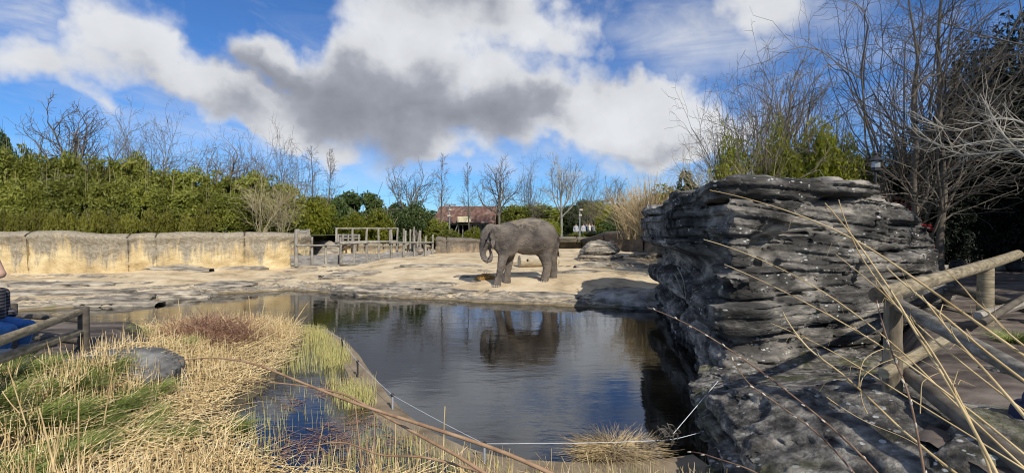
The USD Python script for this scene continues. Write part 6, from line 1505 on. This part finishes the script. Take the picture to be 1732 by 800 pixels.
for i, (px, Y, s_, lab) in enumerate([(178, 8.3, .55, 'green grass tuft right behind the near fence post'), (205, 8.6, .5, 'green grass tuft behind the grey slab beside the fence post'), (300, 8.0, .42, 'small green tuft amid the straw below the rusty twigs'), (395, 5.9, .30, 'small bright green shoots at the edge of the open water'), (1720, 6.4, .34, 'dark grass tuft at the right edge under the log fence'), (1085, 4.7, .24, 'small green tuft among the stubble below the wire')]):
    x = (px - CX) / F * Y; zz = 0.93 if px > 1600 else float(nz(np.array([x]), np.array([Y]))[0])
    thing('grass_tuft', lab, 'grass tuft', (x, Y, zz - 0.02), rotz=i * 1.1, scale=(s_, s_, s_), ref=TUFT[i % 3])
# rusty heap of twigs, floating straw raft
n = 1500; c = P(350, 555, 9.4); zz = float(nz(np.array([c[0]]), np.array([9.4]))[0])
rad = np.sqrt(rg.random(n)); th = rg.random(n) * 6.28
b = np.c_[c[0] + rad * np.cos(th) * 0.95, 9.4 + rad * np.sin(th) * 0.6, zz + 0.05 + 0.46 * (1 - rad ** 2) * rg.random(n)]
Pt, R = blades(b, rg.uniform(0.25, 0.6, n), np.abs(rg.normal(0.9, 0.4, n)), rg.random(n) * 6.28, rg.uniform(0.004, 0.007, n), 0.3, 4)
obj('twig_heap', tubes(Pt, R, 3), RUST, label='rust-brown heap of dead twigs on the far edge of the reed bed', cat='twigs')
n = 900; c = P(1040, 762, 5.35); rad = np.sqrt(rg.random(n)); th = rg.random(n) * 6.28
b = np.c_[c[0] + rad * np.cos(th) * 0.34, 5.3 + rad * np.sin(th) * 0.16, 0.01 + 0.10 * (1 - rad ** 2) * rg.random(n)]
Pt, R = blades(b, rg.uniform(0.15, 0.42, n), np.abs(rg.normal(1.4, 0.15, n)), th + rg.normal(0, 0.6, n), rg.uniform(0.002, 0.004, n), 0.1, 3)
obj('straw_raft', tubes(Pt, R, 3), TANST, label='small raft of matted straw floating below the wire near the cliff', cat='straw')

# single tall reeds and stems of the foreground
def stem(name, label, pts, r0, r1, mat, n=24, buds=0, cat='stem', group=None):
    ln = smooth_line([P(*q) for q in pts], n)
    t = thing(name, label, cat, group=group)
    obj('stalk', tubes(ln[None], np.linspace(r0, r1, n)[None], 6), mat, t, smooth=True)
    if mat is REEDSTEM and cat == 'stem':            # dry leaf remains at a few nodes
        pr = np.random.default_rng(int(abs(pts[-1][0])))
        for j in pr.integers(4, n - 4, 3):
            d = ln[j + 1] - ln[j]; d /= np.linalg.norm(d); sd = pr.normal(0, 1, 3); sd -= sd @ d * d; sd /= np.linalg.norm(sd); L_ = pr.uniform(0.06, 0.16)
            bl = np.array([ln[j], ln[j] + (d * 0.9 + sd * 0.2) * L_ * 0.4, ln[j] + (d * 0.8 + sd * 0.45) * L_ * 0.8, ln[j] + (d * 0.6 + sd * 0.7) * L_ - [0, 0, 0.02]])
            obj('leaf', tubes(bl[None], np.array([[r1 * 0.9, r1 * 0.8, r1 * 0.5, 0.0004]]), 4), mat, t, smooth=True)
    if buds:
        pr = np.random.default_rng(int(pts[0][0])); s_ = trimesh.creation.icosphere(subdivisions=1)
        for j in np.linspace(2, n - 2, buds).astype(int):
            d = ln[min(j + 1, n - 1)] - ln[j - 1]; d /= np.linalg.norm(d); off = pr.normal(0, 1, 3); off -= off @ d * d; off /= np.linalg.norm(off)
            sc = s_.vertices @ np.diag([0.0035, 0.0035, 0.010]); R_ = trimesh.geometry.align_vectors([0, 0, 1], d + off * 0.35)[:3, :3]
            obj('bud', (sc @ R_.T + ln[j] + off * 0.004, s_.faces), BUD, t, smooth=True)
    return t


for i, (pts, r, lab) in enumerate([
        ([(1740, 606, 1.5), (1640, 536, 1.65), (1560, 480, 1.8), (1450, 408, 2.0), (1340, 360, 2.2), (1200, 322, 2.4)], 0.0050, 'long tan reed stem crossing the cliff, highest of the crossing stems'),
        ([(1745, 800, 1.6), (1600, 665, 1.8), (1500, 572, 1.9), (1370, 480, 2.1), (1190, 405, 2.3)], 0.0040, 'tan reed stem crossing the middle of the cliff, second from the top'),
        ([(1740, 772, 1.6), (1640, 692, 1.7), (1480, 578, 1.9), (1350, 505, 2.1), (1225, 447, 2.3)], 0.0042, 'tan reed stem crossing the cliff below the middle one'),
        ([(1705, 830, 1.3), (1600, 640, 1.5), (1530, 528, 1.7), (1470, 438, 1.8), (1395, 344, 2.0)], 0.0052, 'thick yellow reed stem rising steeply past the log end'),
        ([(1690, 830, 1.4), (1620, 664, 1.6), (1560, 568, 1.7), (1500, 496, 1.8), (1442, 404, 1.9), (1418, 338, 2.0)], 0.0042, 'yellow reed stem close beside the thick steep one'),
        ([(1745, 702, 1.5), (1600, 590, 1.7), (1490, 492, 1.9), (1414, 430, 2.0)], 0.0034, 'thin reed stem ending on the lower right of the cliff'),
        ([(1660, 830, 1.5), (1570, 762, 1.6), (1520, 720, 1.7), (1430, 636, 1.8), (1362, 582, 1.9), (1325, 528, 2.0)], 0.0050, 'pale reed stem over the foreground rock with a bent tip'),
        ([(1745, 800, 1.6), (1550, 680, 1.8), (1400, 590, 2.0), (1305, 547, 2.1)], 0.0034, 'thin reed stem over the foreground rock ending beside the bent one'),
        ([(1745, 652, 1.4), (1640, 570, 1.5), (1530, 480, 1.7), (1500, 452, 1.8)], 0.0048, 'short tan reed stem passing just above the log end'),
        ([(1745, 594, 1.5), (1690, 546, 1.55), (1640, 498, 1.65), (1600, 455, 1.7)], 0.0036, 'short tan reed stem near the right edge over the fence'),
        ([(1745, 715, 1.3), (1680, 640, 1.4), (1620, 575, 1.5), (1560, 500, 1.6)], 0.0050, 'tan reed stem slanting over the side rail of the fence')]):
    stem('reed_stem', lab, pts, r, r * 0.45, REEDSTEM)
for i, (pts, r, nb_, lab) in enumerate([
        ([(1500, 815, 1.8), (1440, 752, 1.9), (1330, 660, 2.1), (1220, 582, 2.3), (1150, 542, 2.45), (1095, 520, 2.6)], 0.0045, 12, 'longest budded twig reaching out over the water from the rock'),
        ([(1462, 820, 1.7), (1380, 730, 1.85), (1320, 686, 2.0), (1262, 642, 2.1), (1236, 600, 2.2)], 0.0040, 10, 'budded twig with a raised tip over the mossy rock'),
        ([(1572, 830, 1.5), (1556, 740, 1.55), (1540, 670, 1.6), (1508, 590, 1.7), (1484, 508, 1.8)], 0.0042, 9, 'reddish budded twig rising in front of the fence post'),
        ([(1330, 830, 1.7), (1255, 790, 1.8), (1200, 772, 1.9), (1165, 765, 2.0)], 0.0036, 6, 'short budded twig at the bottom beside the straw stubble')]):
    stem('budded_twig', lab, pts, r, r * 0.5, BUDTWIG, buds=nb_, cat='twig', n=28)
for i, (pts, r, lab) in enumerate([
        ([(1455, 655, 2.2), (1462, 612, 2.2), (1500, 590, 2.2), (1560, 610, 2.1), (1620, 650, 2.0)], 0.0022, 'fine pale grass blade arching beside the fence post'), ([(1470, 700, 2.0), (1458, 650, 2.0), (1500, 612, 2.0), (1575, 598, 2.0)], 0.0022, 'fine pale grass blade looping before the cut rail'),
        ([(1560, 700, 1.9), (1562, 650, 1.9), (1590, 632, 1.9), (1640, 650, 1.8)], 0.0020, 'fine pale grass blade curling under the side rail'), ([(1400, 672, 2.1), (1480, 720, 2.0), (1540, 745, 1.9), (1600, 790, 1.8)], 0.0020, 'fine pale grass blade lying over the foreground rock')]):
    stem('dry_grass', lab, pts, r, r * 0.4, REEDSTEM, cat='grass')
for i, (pts, r, lab) in enumerate([
        ([(300, 611, 4.2), (420, 614, 3.7), (520, 652, 3.3), (600, 683, 3.0), (720, 722, 2.7), (820, 755, 2.5), (940, 806, 2.3)], 0.0115, 'long brown branch slanting over the reed bed into the bottom edge, upper'), ([(410, 646, 3.9), (500, 652, 3.6), (580, 668, 3.3), (650, 705, 3.0), (750, 760, 2.6), (835, 812, 2.4)], 0.0100, 'brown branch slanting over the reed bed just below the longer one'), ([(530, 756, 3.0), (590, 752, 2.9), (640, 770, 2.8), (720, 776, 2.7), (830, 806, 2.5)], 0.0080, 'thin brown branch low over the reed stubs at the bottom')]):
    stem('brown_branch', lab, pts[::-1], r, r * 0.45, BROWNSTEM, cat='branch', n=40)
for i, (px0, y0, px1, y1, Y, r, m_) in enumerate([(752, 688, 748, 810, 3.6, .0070, REEDSTEM), (668, 716, 668, 812, 4.2, .0070, REEDSTEM), (598, 668, 612, 812, 4.0, .0065, BROWNSTEM), (632, 690, 628, 812, 4.0, .0065, BROWNSTEM), (640, 742, 640, 812, 4.1, .006, REEDSTEM), (618, 735, 622, 812, 4.1, .006, BROWNSTEM), (545, 722, 532, 812, 4.1, .006, REEDSTEM), (715, 765, 690, 812, 3.9, .007, REEDSTEM), (725, 742, 722, 812, 4.0, .006, BROWNSTEM), (190, 622, 172, 720, 4.9, .0075, STRAW), (62, 690, 88, 800, 3.9, .008, STRAW), (130, 678, 128, 800, 3.9, .008, STRAW), (100, 712, 82, 800, 3.9, .008, STRAW), (10, 620, 40, 720, 4.4, .006, STRAW), (0, 662, 30, 700, 4.4, .006, STRAW), (520, 512, 488, 560, 9.0, .011, STRAW), (448, 506, 430, 590, 9.2, .010, STRAW), (500, 545, 415, 590, 8.6, .012, STRAW), (420, 500, 425, 560, 9.6, .009, STRAW), (478, 530, 420, 572, 9.0, .012, STRAW), (300, 505, 306, 560, 9.6, .010, STRAW), (498, 552, 478, 600, 8.4, .010, STRAW), (366, 520, 390, 560, 9.4, .009, STRAW), (260, 530, 268, 566, 9.0, .009, STRAW)]):
    where = ['tallest pale stalk standing alone before the open water', 'pale stalk among the stubs below the branches', 'rusty stalk with a broken head below the branches, left', 'rusty stalk below the branches, right', 'short pale stalk between the rusty stalks and the ledge', 'short rusty stalk between the two tall rusty ones', 'pale stalk at the bottom left of the rusty stalks', 'pale leaning stalk below the lower branch', 'short rusty stalk beside the leaning pale one', 'tall pale straw leaning above the green tufts', 'tall straw in the lower left corner, leaning left', 'tall upright straw in the lower left, right of the leaning one', 'tall straw in the lower left between two others', 'bent pale blade arching over the leftmost tuft', 'short pale blade at the left edge', 'tall straw leaning right at the tip of the reed bed', 'upright straw above the rusty heap, right side', 'long fallen straw slanting over the rusty heap', 'upright straw behind the rusty heap', 'thick slanting straw beside the long fallen one', 'upright straw at the left of the rusty heap', 'short straw at the water end of the reed bed', 'straw leaning left over the rusty heap', 'short straw above the slab behind the tufts'][i]
    a, b = P(px1, y1, Y), P(px0, y0, Y + 0.05)
    mid = (a + b) / 2 + rg.normal(0, 0.004, 3)
    obj('tall_reed', tubes(smooth_line([a, mid, b], 8)[None], np.linspace(r, r * 0.6, 8)[None], 5), REEDSTEM if m_ is STRAW else m_, label=where, cat='reed', smooth=True)
